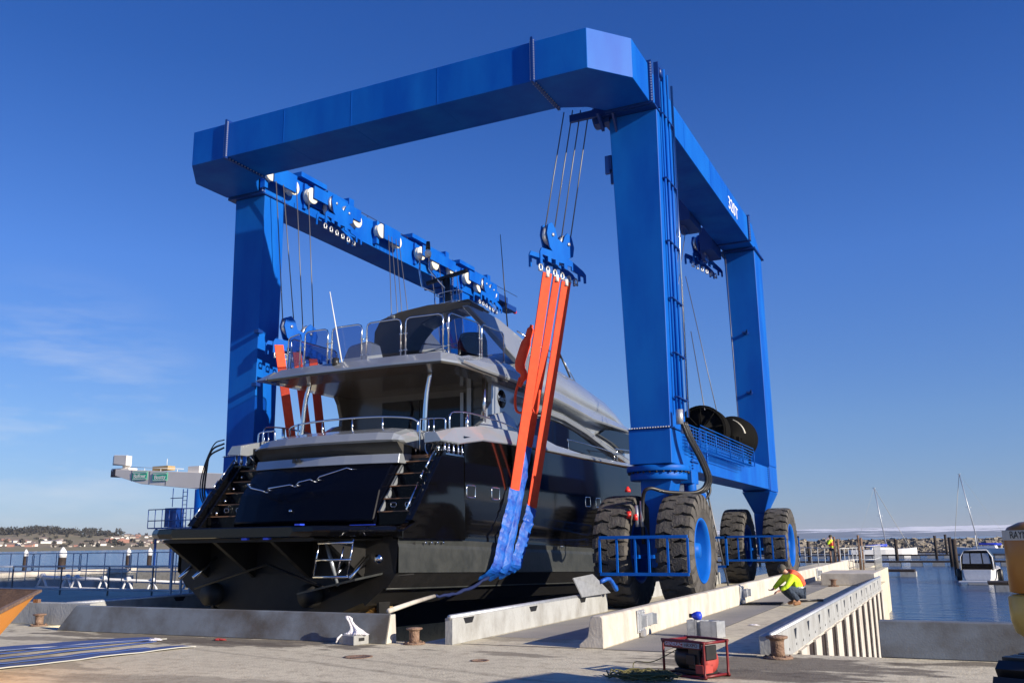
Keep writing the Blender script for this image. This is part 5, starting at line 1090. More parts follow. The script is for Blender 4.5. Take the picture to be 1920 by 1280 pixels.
b = MB(); b.tube(spl([(-7.25, 19.6, .7), (-7.15, 19.9, .75), (-7.1, 20.2, .5), (-7.2, 20.4, .6)], 3), .05, 6); b.build('blue_strap', 'bsling', t)
# ============================================================ QUAY FURNITURE
def bollard(x, y, lab, h=.27, r=.085):
    t = thing('mooring_bollard', (x, y, 0), lab, 'bollard', 'rusty mooring bollards'); k = h/.27
    b = MB(); b.lathe([(r, .02), (r*.96, .1*k), (r*.97, .20*k), (r*1.1, .225*k), (r*1.5, .235*k), (r*1.58, .25*k), (r*1.5, .262*k), (r*.6, .272*k)], (x, y, 0), 2, 24); b.build('post', 'rust', t)
    b = MB(); b.lathe([(r*2.1, .001), (r*2.1, .022), (r*1.3, .03)], (x, y, 0), 2, 24)
    for i in range(6): a = i*math.pi/3+.3; b.lathe([(.016, .02), (.016, .045)], (x+r*1.7*math.cos(a), y+r*1.7*math.sin(a), 0), 2, 6)
    b.build('base_flange', 'rust', t)
bollard(-8.11, 13.16, 'rusty bollard in the gap between the stained slab and the pale kerb wall', .26)
bollard(-2.37, 13.25, 'rusty bollard in front of the dark pile slots, right of the red generator', .30, .095)
bollard(-17.62, 13.6, 'rusty bollard beside the orange skip', .25)
bollard(-3.86, 32.6, 'small distant bollard in front of the pier-end block', .24)
t = thing('generator', (-2.98, 11.2, 0), 'red tube-framed petrol generator standing on the wet quay', 'generator')
gm = Matrix.Translation((-3.0, 11.3, 0))@Matrix.Rotation(R(-25), 4, 'Z')@Matrix.Diagonal((.86, .9, .93, 1))
def G(mb): mb.v = [tuple(gm@Vector(p)) for p in mb.v]; return mb
b = MB()
for y in (-.24, .24):
    b.tube(spl([(-.36, y, .06), (-.36, y, .40), (-.33, y, .44), (.33, y, .44), (.36, y, .40), (.36, y, .06), (.33, y, .02), (-.33, y, .02), (-.36, y, .06)], 3), .018, 8)
for x in (-.34, .34):
    for z in (.43, .03): b.tube([(x, -.24, z), (x, .24, z)], .018, 8)
b.box(-.33, .33, -.262, -.25, .355, .445); G(b).build('tube_frame', 'red', t)
b = MB(); b.box(-.30, .02, -.27, -.263, .37, .43); b.build; G(b).build('name_plate', 'redl', t)
b = MB(); b.box(.02, .31, -.27, -.263, .37, .43); G(b).build('name_plate', 'grit', t)
for body, x, mt, sz in (('GENERAC', -.14, 'ltwhite', .062), ('HRXPO', .165, 'red', .062)):
    o = text('plate_lettering', body, mt, sz, Vector((0, 0, 0)), ROT_NY, None, ext=.001, stretch=1.15); o.data.transform(gm@Matrix.Translation((x, -.273, .40))); o.parent = t; o.location = -Vector(t.location)
b = MB(); b.lathe([(.13, -.27), (.16, -.22), (.16, .02), (.12, .05)], (0, 0, .22), 0, 20); b.box(.02, .22, -.17, .17, .10, .36); b.box(.0, .16, -.2, -.15, .15, .28); b.box(-.26, .26, -.15, .15, .03, .09); G(b).build('motor', 'bpaint', t, bevel=.008)
b = MB(); b.lathe([(.14, .22), (.14, .29), (.06, .30)], (0, 0, .20), 0, 20); b.box(.17, .30, -.2, .0, .06, .16); G(b).build('recoil_cover', 'redl', t)
b = MB(); b.box(-.26, .0, -.18, .16, .335, .41); b.lathe([(.03, .41), (.03, .44)], (-.13, 0, 0), 2, 10); b.box(.31, .335, -.16, .06, .22, .40); G(b).build('fuel_tank', 'bpaint', t, bevel=.01)
t = thing('cable', (-3.3, 11, 0), 'thin yellow cord running from the generator to the coil', 'cord')
b = MB(); b.tube(spl([(-3.2, 11.25, .3), (-3.5, 11.2, .15), (-3.72, 11.15, .14), (-3.66, 11.0, .02), (-3.5, 11.0, .10), (-3.38, 11.05, .02)], 5), .006, 5); b.build('cord', 'coil', t)
t = thing('rope_coil', (-3.45, 10.8, 0), 'untidy heap of olive cable lying beside the generator', 'cable coil')
rr = random.Random(9); b = MB()
for k in range(34):
    a0 = rr.uniform(0, 6.28); r_ = rr.uniform(.10, .32); c = (-3.45+rr.uniform(-.15, .15), 10.78+rr.uniform(-.1, .1)); n = rr.randint(8, 16)
    b.tube([(c[0]+r_*1.2*math.cos(a0+i*.4), c[1]+r_*.8*math.sin(a0+i*.4), .02+rr.uniform(0, .07)) for i in range(n)], .009, 5)
b.build('coil', 'coil', t)
for (x, y, w, d, h, a, lab, mt) in ((-4.14, 15.72, .20, .22, .27, -20, 'galvanised steel box with a blue lamp on top, left of the open one', 'steel'), (-3.82, 15.6, .32, .26, .27, -20, 'open galvanised steel box with a dark inside face, behind the generator', 'steel')):
    t = thing('steel_box', (x, y, 0), lab, 'steel box'); m4 = Matrix.Translation((x, y, 0))@Matrix.Rotation(R(a), 4, 'Z'); b = MB()
    b.box(-w/2, w/2, -d/2, -d/2+.012, 0, h); b.box(-w/2, w/2, d/2-.012, d/2, 0, h); b.box(-w/2, -w/2+.012, -d/2, d/2, 0, h); b.box(w/2-.012, w/2, -d/2, d/2, 0, h); b.box(-w/2, w/2, -d/2, d/2, 0, .01); b.box(.05, .06, -d/2, d/2, 0, h)
    b.v = [tuple(m4@Vector(p)) for p in b.v]; b.build('shell', mt, t)
t = thing('blue_lamp', (-4.12, 15.7, .27), 'small bright blue lamp lying on the steel box', 'lamp'); b = MB(); b.lathe([(.03, -.09), (.05, -.06), (.075, .0), (.07, .06), (.03, .08)], (-4.10, 15.7, .335), 0, 16); b.build('shade', 'bluelid', t)
b = MB(); b.lathe([(.035, -.02), (.035, .05)], (-4.21, 15.7, .335), 0, 10); b.build('holder', 'bpaint', t)
t = thing('socket_box', (-9.0, 12.86, 0), 'grey concrete socket box standing in front of the stained slab', 'box')
m4 = Matrix.Translation((-9.07, 12.84, 0))@Matrix.Rotation(R(-14), 4, 'Z'); b = MB(); b.box(-.19, .19, -.16, .16, 0, .15); b.v = [tuple(m4@Vector(p)) for p in b.v]; b.build('block', 'gconc', t, bevel=.008)
b = MB(); b.box(.191, .195, -.06, .06, .06, .11); b.v = [tuple(m4@Vector(p)) for p in b.v]; b.build('socket_hole', 'black', t)
t = thing('white_rag', (-9.05, 12.85, .15), 'twisted pinkish-white cloth lying on the grey socket box', 'cloth'); rr = random.Random(5); b = MB(); secs = []
for i, (x, z, w, f_) in enumerate(((.03, .152, .15, .30), (.03, .165, .165, .26), (.025, .19, .12, .30), (.01, .225, .085, .30), (-.03, .265, .055, .3), (-.07, .31, .040, .25), (-.11, .36, .034, .3), (-.135, .40, .045, .35), (-.16, .43, .030, .4), (-.165, .44, .008, .1))):
    secs.append([Vector((-9.05+x+w*1.1*math.sin(a)*(1+f_*math.sin(5*a+i*.55)+rr.uniform(-.08, .08)), 12.85+w*.8*math.cos(a)*(1+f_*math.sin(5*a+i*.55)), z+.02*w*math.sin(3*a))) for a in [j*math.pi/15 for j in range(30)]])
b.loft(secs, smooth=False); b.tube([(-9.22, 12.72, .16), (-9.27, 12.68, .10), (-9.29, 12.66, .03)], [.012, .02, .012], 6); b.build('cloth', 'rag', t)
def litter(name, c, lab, mat, sz, seed, cat):
    rr = random.Random(seed); b = MB(); secs = []
    for i in range(7): u = i/6; secs.append([Vector((c[0]+(u-.5)*sz, c[1]+.25*sz*math.sin(u*3.1)*math.cos(a)*rr.uniform(.6, 1.3)+.0, .012+abs(math.sin(a))*.12*sz*rr.uniform(.3, 1)*math.sin(.2+u*2.8))) for a in [j*math.pi/4 for j in range(8)]])
    b.loft(secs); tag(b.build(name, mat), lab, cat)
litter('plastic_litter', (-12.75, 12.15), 'scrunched white plastic lying beside the blue slings', 'rag', .34, 3, 'litter')
litter('red_litter', (-11.65, 12.55), 'small red and brown debris in front of the stained slab', 'redl', .3, 6, 'litter')
litter('paper_litter', (-3.6, 17.9), 'small white scrap on the pier walkway', 'rag', .22, 8, 'litter')
# blue slings laid flat on the ground
for i, (p, q, w, lab) in enumerate([((-14.9, 8.6), (-13.0, 12.35), .30, 'flat blue sling on the ground, leftmost and widest of the set'), ((-14.0, 8.2), (-12.9, 12.0), .07, 'narrow blue strap lying just right of the widest one'), ((-13.1, 8.3), (-12.5, 11.9), .06, 'narrow blue strap pointing to the white plastic litter'), ((-12.6, 8.0), (-11.9, 11.2), .07, 'short blue strap lying third from the right'), ((-12.15, 7.8), (-11.45, 11.6), .16, 'flat blue sling on the ground nearest the camera with white edge stripe')]):
    P_, Q_ = Vector((*p, .014)), Vector((*q, .014)); rr = random.Random(i); pts = [P_.lerp(Q_, k/12)+Vector((rr.uniform(-.015, .015), 0, rr.uniform(0, .015))) for k in range(13)]
    t = thing('ground_sling', ((p[0]+q[0])/2, (p[1]+q[1])/2, 0), lab, 'sling', 'blue slings laid out on the quay'); b = MB(); b.strip(pts, w*2.1, .012, (1, 0, 0)); b.build('webbing', 'fsling', t)
    if w < .08: continue
    b = MB(); b.strip([v+Vector((w*1.05+.004, 0, .002)) for v in pts], .010, .014, (1, 0, 0)); b.build('edge_stripe', 'grit', t)
# orange skip
t = thing('skip', (-12.5, 8.2, 0), 'bright orange steel skip with rusty inside cut off by the left picture edge', 'skip')
A = Vector((-12.25, 9.42, 0)); dd = Vector((.745, -.666, 0)); nn_ = Vector((-.666, -.745, 0)); H1, LS, WS = 1.0, 5.6, 2.6
def K(u, w, z): return A+dd*u+Vector((-.93, .12, 0))*w+Vector((0, 0, z))
O = [K(0, 0, H1), K(LS, 0, H1), K(LS, WS, H1), K(0, WS, H1)]; I = [K(2.5, 1.2, .06), K(LS-.3, 1.2, .06), K(LS-.3, WS-.6, .06), K(2.5, WS-.6, .06)]
b = MB(); b.add(O+I, [(0, 1, 5, 4), (2, 3, 7, 6), (3, 0, 4, 7), (1, 2, 6, 5), (4, 5, 6, 7)]); b.build('shell', 'skip', t)
b = MB(); sh = [v+Vector((0, 0, 0)) for v in (K(.05, .04, H1-.01), K(LS-.05, .04, H1-.01), K(LS-.05, WS-.04, H1-.01), K(.05, WS-.04, H1-.01), K(2.5, 1.25, .12), K(LS-.35, 1.25, .12), K(LS-.35, WS-.65, .12), K(2.5, WS-.65, .12))]; b.add(sh, [(0, 4, 5, 1), (2, 6, 7, 3), (3, 7, 4, 0), (1, 5, 6, 2), (4, 7, 6, 5)]); b.build('inner_lining', 'skipin', t)
b = MB(); 
for p, q in ((O[0], O[1]), (O[1], O[2]), (O[2], O[3]), (O[3], O[0])): b.strip([p-Vector((0, 0, .015)), q-Vector((0, 0, .015))], .035, .05, (0, 0, 1))
b.build('rim', 'rust', t)
b = MB();  b.obox(K(.35, -.0, .86), (.10, .05, .05)); b.build('lug', 'rust', t)
# timber blocks under the hull
for (x, w, z1, lab) in ((-11.9, .30, .43, 'pale square timber block under the hull left of the propeller'), (-11.36, .22, .56, 'pale timber block under the hull behind the propeller')):
    b = MB(); y = 16.35 if x < -11.5 else 16.9; b.box(x, x+w, y, y+.3, -.549, z1); t = thing('timber_block', (x, y, 0), lab, 'timber block'); b.build('block', 'timber', t, bevel=.01)
# ============================================================ MINI DIGGER
t = thing('mini_digger', (1.4, 9.3, 0), 'orange and yellow tracked digger cut off by the right picture edge', 'digger')
def rr_plan(x0, x1, y0, y1, r, n=6):
    o = []
    for cx, cy, a0 in ((x1-r, y0+r, -90), (x1-r, y1-r, 0), (x0+r, y1-r, 90), (x0+r, y0+r, 180)):
        for i in range(n+1): a = R(a0+90*i/n); o.append((cx+r*math.cos(a), cy+r*math.sin(a)))
    return o
dm = Matrix.Translation((.315, 8.68, 0))@Matrix.Rotation(R(-22), 4, 'Z')
def Dg(mb): mb.v = [tuple(dm@Vector(p)) for p in mb.v]; return mb
def lay(zs, x0=-.02, x1=1.9, y0=0, y1=1.7, r=.16): 
    b = MB(); b.loft([[Vector((x, y, z)) for x, y in rr_plan(x0+i_, x1-i_, y0+i_, y1-i_, r)] for z, i_ in zs], smooth=True); return Dg(b)
lay([(1.13, .03), (1.14, .0), (1.60, .0), (1.66, .03), (1.70, .10), (1.715, .2)]).build('engine_cover', 'orr', t)
lay([(.72, .16), (.76, .08), (.82, .02), (.92, .0), (1.10, .0), (1.12, .02)], x0=-.04).build('counterweight', 'yel', t)
b = MB(); b.loft([[Vector((x, y, z)) for x, y in rr_plan(-.024, 1.904, -.004, 1.704, .164)] for z in (1.555, 1.635)], caps=False); Dg(b).build('lettering_band', 'grit', t)
o = text('lettering', 'RAYMOND', 'ltblack', .085, Vector((0, 0, 0)), ROT_NY, None, ext=.001, stretch=.62); o.data.transform(dm@Matrix.Translation((.215, -.007, 1.595))); o.parent = t; o.location = -Vector(t.location)
b = MB(); b.box(.18, .6, -.02, .05, 1.24, 1.30); b.box(.3, 1.5, .3, 1.3, 1.12, 1.135); b.box(.3, 1.6, .2, 1.4, .55, .72); Dg(b).build('grille', 'ltblack', t)
b = MB()
for x0 in (.03, 1.45):
    prof = []
    for (cy, a0, a1) in ((-.1, 180, 360), (1.6, 0, 180)): pass
    pts = [(-.25+.27*math.cos(R(a)), .29+.27*math.sin(R(a))) for a in range(90, 271, 20)]+[(1.9+.27*math.cos(R(a)), .29+.27*math.sin(R(a))) for a in range(-90, 91, 20)]
    b.prism(pts, 0, x0, x0+.36)
    for i in range(14):
        y = -.30+i*.17; b.box(x0-.05, x0+.20, y, y+.10, .53, .63); b.box(x0+.16, x0+.41, y+.05, y+.15, .53, .63); b.box(x0-.05, x0+.41, y, y+.09, .0, .06)
    for a in range(90, 271, 30): b.obox((x0+.18, -.25+.29*math.cos(R(a)), .29+.29*math.sin(R(a))), (.46, .11, .11), Matrix.Rotation(R(a), 3, 'X'))
b.v = [(x, y+.10, z+.02) for x, y, z in b.v]; Dg(b).build('track', 'black', t)
b = MB(); b.box(.9, 1.85, .6, 1.6, 1.72, 1.76); b.box(.85, 1.9, .5, 1.65, 2.25, 2.31)
for x in (.9, 1.82):
    for y in (.6, 1.55): b.box(x, x+.05, y, y+.05, 1.76, 2.25)
b.box(.95, 1.8, 1.2, 1.25, 1.76, 2.1); b.build
Dg(b).build('cab_frame', 'ltblack', t)
# ============================================================ PEOPLE
def skin(name, mat, parent, chains, root=0, sub=2):
    """chains: list of [(point, radius), ...]; a chain whose first point equals an earlier point joins it"""
    vs, rs, es, idx = [], [], [], {}
    for ch in chains:
        prev = None
        for p, r in ch:
            k = tuple(round(c, 4) for c in p)
            if k not in idx: idx[k] = len(vs); vs.append(p); rs.append(r)
            if prev is not None and prev != idx[k]: es.append((prev, idx[k]))
            prev = idx[k]
    me = bpy.data.meshes.new(name); me.from_pydata(vs, es, []); me.materials.append(MT[mat])
    o = bpy.data.objects.new(name, me); COL.objects.link(o)
    m = o.modifiers.new('skin', 'SKIN'); m.use_smooth_shade = True
    sv = me.skin_vertices[0].data
    for i, r in enumerate(rs): sv[i].radius = (r, r); sv[i].use_root = (i == root)
    s_ = o.modifiers.new('sub', 'SUBSURF'); s_.levels = sub; s_.render_levels = sub
    o.parent = parent; o.location = -Vector(parent.location) if parent.parent is None and parent.type == 'EMPTY' else (0, 0, 0)
    return o
def hand(w, d, side, s=1.0):
    """five bent fingers from the wrist w along d; side = thumb side"""
    d, side = Vector(d).normalized(), Vector(side).normalized(); nrm = d.cross(side)
    palm = w+d*.055*s; out = [[(tuple(w), .026*s), (tuple(palm), .030*s)]]
    for k, ln in enumerate((.068, .078, .072, .055)):
        o = side*(.030-.020*k)*s; a = palm+d*.035*s+o; b_ = a+d*ln*.55*s+nrm*.010*s; c = b_+d*ln*.4*s+nrm*.028*s
        out.append([(tuple(palm), .030*s), (tuple(a), .010*s), (tuple(b_), .009*s), (tuple(c), .008*s)])
    th = w+d*.02*s+side*.03*s; out.append([(tuple(palm), .030*s), (tuple(th+d*.03*s+side*.01*s), .012*s), (tuple(th+d*.065*s+side*.015*s+nrm*.02*s), .010*s)])
    return out
def person(loc, facing, J, label, coat_mat, trouser_mat, vest=None, hat=None, lean_head=0.0):
    """J: joints in local axes (forward, left, up); facing = world xy direction"""
    t = thing('person', (loc[0], loc[1], loc[2]), label, 'person'); f = Vector((*facing, 0)).normalized(); l = Vector((-f.y, f.x, 0)); L0 = Vector(loc)
    def P(q): return L0+f*q[0]+l*q[1]+Vector((0, 0, q[2]))
    T = lambda q: tuple(P(q)); g = {k: T(v) for k, v in J.items()}
    hd = P(J['head']); nk = P(J['neck']); hx = (hd-nk).normalized(); fd = (f*math.cos(lean_head)+Vector((0, 0, -1))*math.sin(lean_head)); 
    ch = [[(g['pelvis'], .115), (g['spine'], .115), (g['chest'], .13), (g['neck'], .055), (tuple(hd-hx*.045), .065), (tuple(hd+hx*.02), .088), (tuple(hd+hx*.085), .068)]]
    for s in 'lr':
        ch.append([(g['chest'], .13), (g['sh_'+s], .062), (g['el_'+s], .042), (g['wr_'+s], .027)])
        w = Vector(g['wr_'+s]); e = Vector(g['el_'+s]); ch += hand(w, (w-e)*.6+f*.1, l*(-1 if s == 'l' else 1))
        ch.append([(g['pelvis'], .115), (g['hip_'+s], .088), (g['kn_'+s], .058), (g['an_'+s], .042), (g['to_'+s], .032)])
    body = skin('body', 'skin', t, ch)
    # face: nose, eyes, ears, mouth as small forms fused on the head
    b = MB(); nose = hd+fd*.088-hx*.005; b.tube([nose+hx*.02-fd*.012, nose+fd*.012-hx*.012], [.007, .013], 6)
    sdv = fd.cross(hx).normalized()
    for s in (-1, 1): b.lathe([(.004, -.018), (.016, -.012), (.018, .0), (.004, .02)], hd+sdv*s*.085-hx*.005, 0, 8)
    o = b.build('face_detail', 'skin', body); b = MB()
    for s in (-1, 1): b.lathe([(.002, -.008), (.009, 0), (.002, .008)], hd+fd*.080+sdv*s*.032+hx*.02, 2, 8)
    b.tube([hd+fd*.083-hx*.045-sdv*.02, hd+fd*.083-hx*.045+sdv*.02], .006, 5); b.build('eyes_and_mouth', 'hair', body)
    cs = [[(g['pelvis'], .15), (g['spine'], .16), (g['chest'], .165), (tuple(Vector(g['neck']).lerp(Vector(g['chest']), .25)), .08)]]
    for s in 'lr':
        w = Vector(g['wr_'+s]); e = Vector(g['el_'+s]); cs.append([(g['chest'], .165), (g['sh_'+s], .090), (g['el_'+s], .065), (tuple(w.lerp(e, .08)), .048)])
    skin('jacket', coat_mat, body, cs)
    ts = []
    for s in 'lr': ts.append([(g['pelvis'], .135), (g['hip_'+s], .112), (g['kn_'+s], .082), (tuple(Vector(g['an_'+s])+Vector((0, 0, .03))), .066)])
    skin('trousers', trouser_mat, body, ts)
    b = []
    for s in 'lr': skin('boot', 'boot', body, [[(tuple(Vector(g['an_'+s])-f*.05-Vector((0, 0, .03))), .045), (tuple(Vector(g['an_'+s])-Vector((0, 0, .02))), .055), (g['to_'+s], .042)]])
    if vest: skin('vest', vest, body, vest_chain(g)) if callable(vest_chain) else None
    c = hd+hx*.02-fd*.015
    hb = MB(); prof = [(.100, -.03), (.104, .02), (.095, .06), (.065, .095), (.02, .108)]
    m4 = Matrix.Translation(c)@hx.to_track_quat('Z', 'Y').to_matrix().to_4x4(); hb.lathe(prof, (0, 0, 0), 2, 16)
    if hat: hb.lathe([(.135, -.005), (.135, .005)], (0, 0, .0), 2, 16)
    hb.v = [tuple(m4@Vector(p)) for p in hb.v]; hb.build('helmet' if hat else 'hair', hat or 'hair', body)
    return t, body, g, P
vest_chain = lambda g: [[(tuple(Vector(g['spine']).lerp(Vector(g['pelvis']), .2)), .15), (g['spine'], .172), (g['chest'], .182), (g['sh_l'], .10)], [(g['chest'], .182), (g['sh_r'], .10)]]
# crouching worker
J = dict(pelvis=(-.12, 0, .30), spine=(-.07, 0, .47), chest=(.06, 0, .64), neck=(.17, 0, .76), head=(.27, 0, .84),
 sh_l=(.12, .19, .66), el_l=(.30, .26, .47), wr_l=(.46, .18, .36), sh_r=(.12, -.19, .66), el_r=(.30, -.26, .47), wr_r=(.46, -.16, .38),
 hip_l=(-.10, .11, .29), kn_l=(.30, .20, .44), an_l=(-.02, .16, .09), to_l=(.15, .18, .04), hip_r=(-.10, -.11, .29), kn_r=(.28, -.18, .42), an_r=(-.06, -.15, .09), to_r=(.11, -.17, .04))
t, body, g, P = person((-3.70, 23.45, 0.005), (-.80, -.60), J, 'crouching worker in yellow high-visibility jacket and orange life vest on the pier walkway', 'hiviz', 'denim', None, None, .6)
skin('life_vest', 'hivo', body, [[(tuple(P((.17, .15, .66))), .065), (tuple(P((.03, .12, .77))), .09), (tuple(P((-.07, 0, .76))), .105), (tuple(P((-.20, -.03, .60))), .10), (tuple(P((-.28, -.03, .44))), .07)], [(tuple(P((-.07, 0, .76))), .105), (tuple(P((.03, -.12, .77))), .09), (tuple(P((.17, -.15, .66))), .065)]])
b = MB(); 
for q, r_ in (((-.10, 0, .42), .168), ((-.115, 0, .34), .16)):
    c = P(q); pts = [c+P((r_*math.cos(a), r_*1.02*math.sin(a), 0))-P((0, 0, 0)) for a in [i*math.pi/10 for i in range(21)]]; b.strip(pts, .035, .012, (0, 0, 1))
b.build('reflective_band', 'reflect', body)
# two standing workers further along the pier
SJ = dict(pelvis=(0, 0, .95), spine=(.01, 0, 1.12), chest=(.03, 0, 1.34), neck=(.04, 0, 1.50), head=(.06, 0, 1.60),
 sh_l=(.02, .19, 1.40), el_l=(.10, .27, 1.22), wr_l=(.16, .15, 1.44), sh_r=(.02, -.19, 1.40), el_r=(.12, -.27, 1.22), wr_r=(.18, -.13, 1.46),
 hip_l=(0, .10, .90), kn_l=(.04, .12, .50), an_l=(0, .13, .09), to_l=(.15, .15, .04), hip_r=(0, -.10, .90), kn_r=(.03, -.12, .50), an_r=(-.02, -.13, .09), to_r=(.13, -.15, .04))
t, body, g, P = person((-6.15, 52.8, 0.005), (-.9, .3), SJ, 'standing worker with hands raised to the face beside the rusty posts', 'hiviz', 'denim', 'hivo', None)
SJ2 = dict(SJ); SJ2.update(wr_l=(.22, .2, 1.02), wr_r=(.24, -.16, 1.04), el_l=(.0, .28, 1.15), el_r=(.02, -.28, 1.15))
t, body, g, P = person((-8.0, 49.6, 0.005), (.2, -.98), SJ2, 'worker in a blue helmet half hidden behind the far right tyre', 'hiviz', 'denim', None, 'bluelid')
# tools by the crouching worker
t = thing('grating', (-4.45, 23.6, 0), 'dark steel bars lying on the walkway left of the crouching worker', 'steel bars')
b = MB(); 
for k in range(4): b.tube([(-4.85, 23.2+k*.13, .03), (-4.05, 23.5+k*.13, .035)], .022, 6)
b.box(-4.95, -4.5, 23.25, 23.6, .005, .03); b.build('bars', 'bpaint', t)
t = thing('hand_tool', (-3.55, 24.9, 0), 'dark tool lying right behind the crouching worker', 'tool'); b = MB(); b.tube([(-3.75, 24.6, .03), (-3.35, 25.1, .03)], .03, 6); b.box(-3.40, -3.25, 25.0, 25.15, .005, .06); b.build('bar', 'bpaint', t)
# ============================================================ FAR PIER, MARINA
def post(name, x, y, z0, z1, r, lab, mat='rust', cat='post', grp=None, cap=None):
    t = thing(name, (x, y, z0), lab, cat, grp); b = MB(); b.lathe([(r, z0), (r, z1)], (x, y, 0), 2, 14); b.build('shaft', mat, t)
    if cap: b = MB(); b.lathe([(r*1.08, z1-.45*cap), (r*1.08, z1), (r*.9, z1+.15*cap), (r*.2, z1+.5*cap)], (x, y, 0), 2, 14); b.build('cap', 'white', t)
for x, y, z1, lab in ((-5.55, 48.6, 1.62, 'rusty steel post beside the standing worker, left one of the pair'), (-5.38, 48.6, 1.5, 'rusty steel post just right of the one beside the standing worker'), (-4.47, 49.2, 1.68, 'tall dark post at the left end of the short railing'), (-4.34, 49.2, 1.55, 'dark post immediately right of the tall one in the middle of the railing'), (-8.2, 53.5, 1.5, 'rusty post behind the worker in the blue helmet'), (-5.95, 50, .9, 'short brown post left of the standing worker')): post('steel_post', x, y, 0, z1, .055, lab)
def railing(name, pts, h, lab, mat='steel', mids=(.5,), pitch=.5, r=.022, grp=None, rt_=None):
    t = thing(name, pts[0], lab, 'railing', grp); b = MB()
    P_ = [Vector(p) for p in pts]
    for i in range(len(P_)-1):
        p, q = P_[i], P_[i+1]; n = max(1, round((q-p).length/pitch))
        for m in (1,)+tuple(mids): b.tube([p+Vector((0, 0, h*m)), q+Vector((0, 0, h*m))], rt_ or r, 6)
        for k in range(n+1): v = p.lerp(q, k/n); b.tube([v, v+Vector((0, 0, h))], r, 6)
    b.build('rails', 'galv' if mat == 'steel' else mat, t); return t
railing('pier_railing', [(-5.2, 47.5, 0), (-4.5, 52, 0)], 1.05, 'short grey railing on the far pier left of the tall dark post', mids=(.45,), pitch=.8)
railing('pier_railing', [(-4.3, 48.2, 0), (-3.75, 48.6, 0), (-3.75, 53, 0)], 1.15, 'grey railing corner at the right end of the far pier', mids=(.45,), pitch=.6)
railing('pier_railing', [(-5.9, 53.5, 0), (-9, 60, 0)], 1.0, 'far grey railing behind the standing worker', mids=(.5,), pitch=1.2)
b = MB(); b.box(-4.4, -3.5, 47.5, 53.5, -4, -.002); kind(b.build('pier_ground', 'ground'))
# pontoons with pale floats
def pontoon(x0, x1, y, lab, w=2.2, step=2.6):
    t = thing('pontoon', ((x0+x1)/2, y, -2.2), lab, 'pontoon', 'floating pontoons'); b = MB(); b.box(x0, x1, y, y+w, -1.75, -1.55); b.build('deck', 'darkpile', t)
    b = MB(); x = x0+.4
    while x < x1-1.3: b.box(x, x+1.4, y-.03, y+w, -2.3, -1.76); x += step
    b.build('float', 'gconc', t)
pontoon(-40, 14, 131, 'nearest long dark pontoon with grey floats crossing the marina'); pontoon(-60, 24, 176, 'middle long pontoon behind the sailing boats'); pontoon(-60, 30, 205, 'farthest long pontoon just in front of the boulder breakwater')
pontoon(-8.3, -4.0, 97, 'short dark pontoon end jutting out beside the pier railing', 2.5)
pontoon(1.6, 9, 72, 'dark pontoon finger right of the moored motor cruiser', 2.4)
for x, y, z1, lab in ((-.9, 128, 1.4, 'mooring pile at the pontoon behind the motor cruiser, left one'), (-.35, 101, 1.25, 'mooring pile nearest the motor cruiser on its left'), (-8.0, 143, 1.2, 'mooring pile left of the second mast'), (-21, 150, 1.0, 'mooring pile between the tyre and the standing worker'), (-3.4, 170, 1.6, 'distant mooring pile at the stern of the right sailing boat'), (-2.0, 190, 1.8, 'farthest mooring pile by the breakwater'), (-26.3, 172, 1.4, 'distant mooring pile in front of the left end of the breakwater')): post('mooring_pile', x, y, -2.4, z1, .22, lab, 'darkpile', 'pile', 'mooring piles in the marina')
def boat_hull(b, c, Ln, Wd, fb, ang, bow=1):
    m = Matrix.Translation(c)@Matrix.Rotation(ang, 4, 'Z'); secs = []
    for u, w, s in ((-.5, .72, .95), (-.3, .95, .95), (0, 1, 1), (.25, .8, 1.05), (.4, .45, 1.12), (.5, .03, 1.2)):
        y = u*Ln; secs.append([m@Vector((x*Wd/2*w, y, z)) for x, z in ((-1, fb*s), (-.92, fb*.4), (-.6, -.2), (.6, -.2), (.92, fb*.4), (1, fb*s))])
    b.loft(secs, smooth=False); return m
def sailboat(x, y, Ln, ang, mast, tilt, lab, cover=True):
    t = thing('sailing_boat', (x, y, -2.2), lab, 'sailing boat', 'sailing boats in the marina'); b = MB(); m = boat_hull(b, Vector((x, y, -2.2)), Ln*1.15, 3.4, 1.45, ang); b.build('hull', 'white', t)
    b = MB(); b.hexa([m@Vector(v) for v in ((-.9, -2.2, 1.4), (.9, -2.2, 1.4), (.6, 2.2, 1.4), (-.6, 2.2, 1.4), (-.8, -2.0, 1.9), (.8, -2.0, 1.9), (.5, 1.6, 1.75), (-.5, 1.6, 1.75))]); b.build('cabin', 'white', t)
    top = m@Vector((0, .8, 1.2+mast)); top.x += tilt; foot = m@Vector((0, .8, 1.2)); b = MB(); b.tube([foot, top], [.11, .07], 8); sp = foot.lerp(top, .55); b.tube([sp-Vector((.5, 0, 0)), sp+Vector((.5, 0, 0))], .03, 5); b.tube([top-Vector((.3, 0, 0)), top+Vector((.3, 0, 0))], .03, 5); b.build('mast', 'steel', t)
    b = MB(); b.tube([top, m@Vector((0, Ln*.49, 1.1))], .05, 5); b.tube([top, m@Vector((0, -Ln*.48, 1.1))], .015, 4); b.build('stay', 'grit', t)
    b = MB(); b.tube([foot+Vector((0, 0, 1.0)), m@Vector((0, -3.0, 2.1))], .2, 8); b.build('sail_cover', 'bluelid', t)
sailboat(-12.7, 186, 10.5, R(-72), 11.6, -1.3, 'white sailing boat with blue sail cover moored left, near the pier railing')
sailboat(4.4, 196, 11, R(75), 14.2, -2.0, 'white sailing boat with the taller mast, right of the other one')
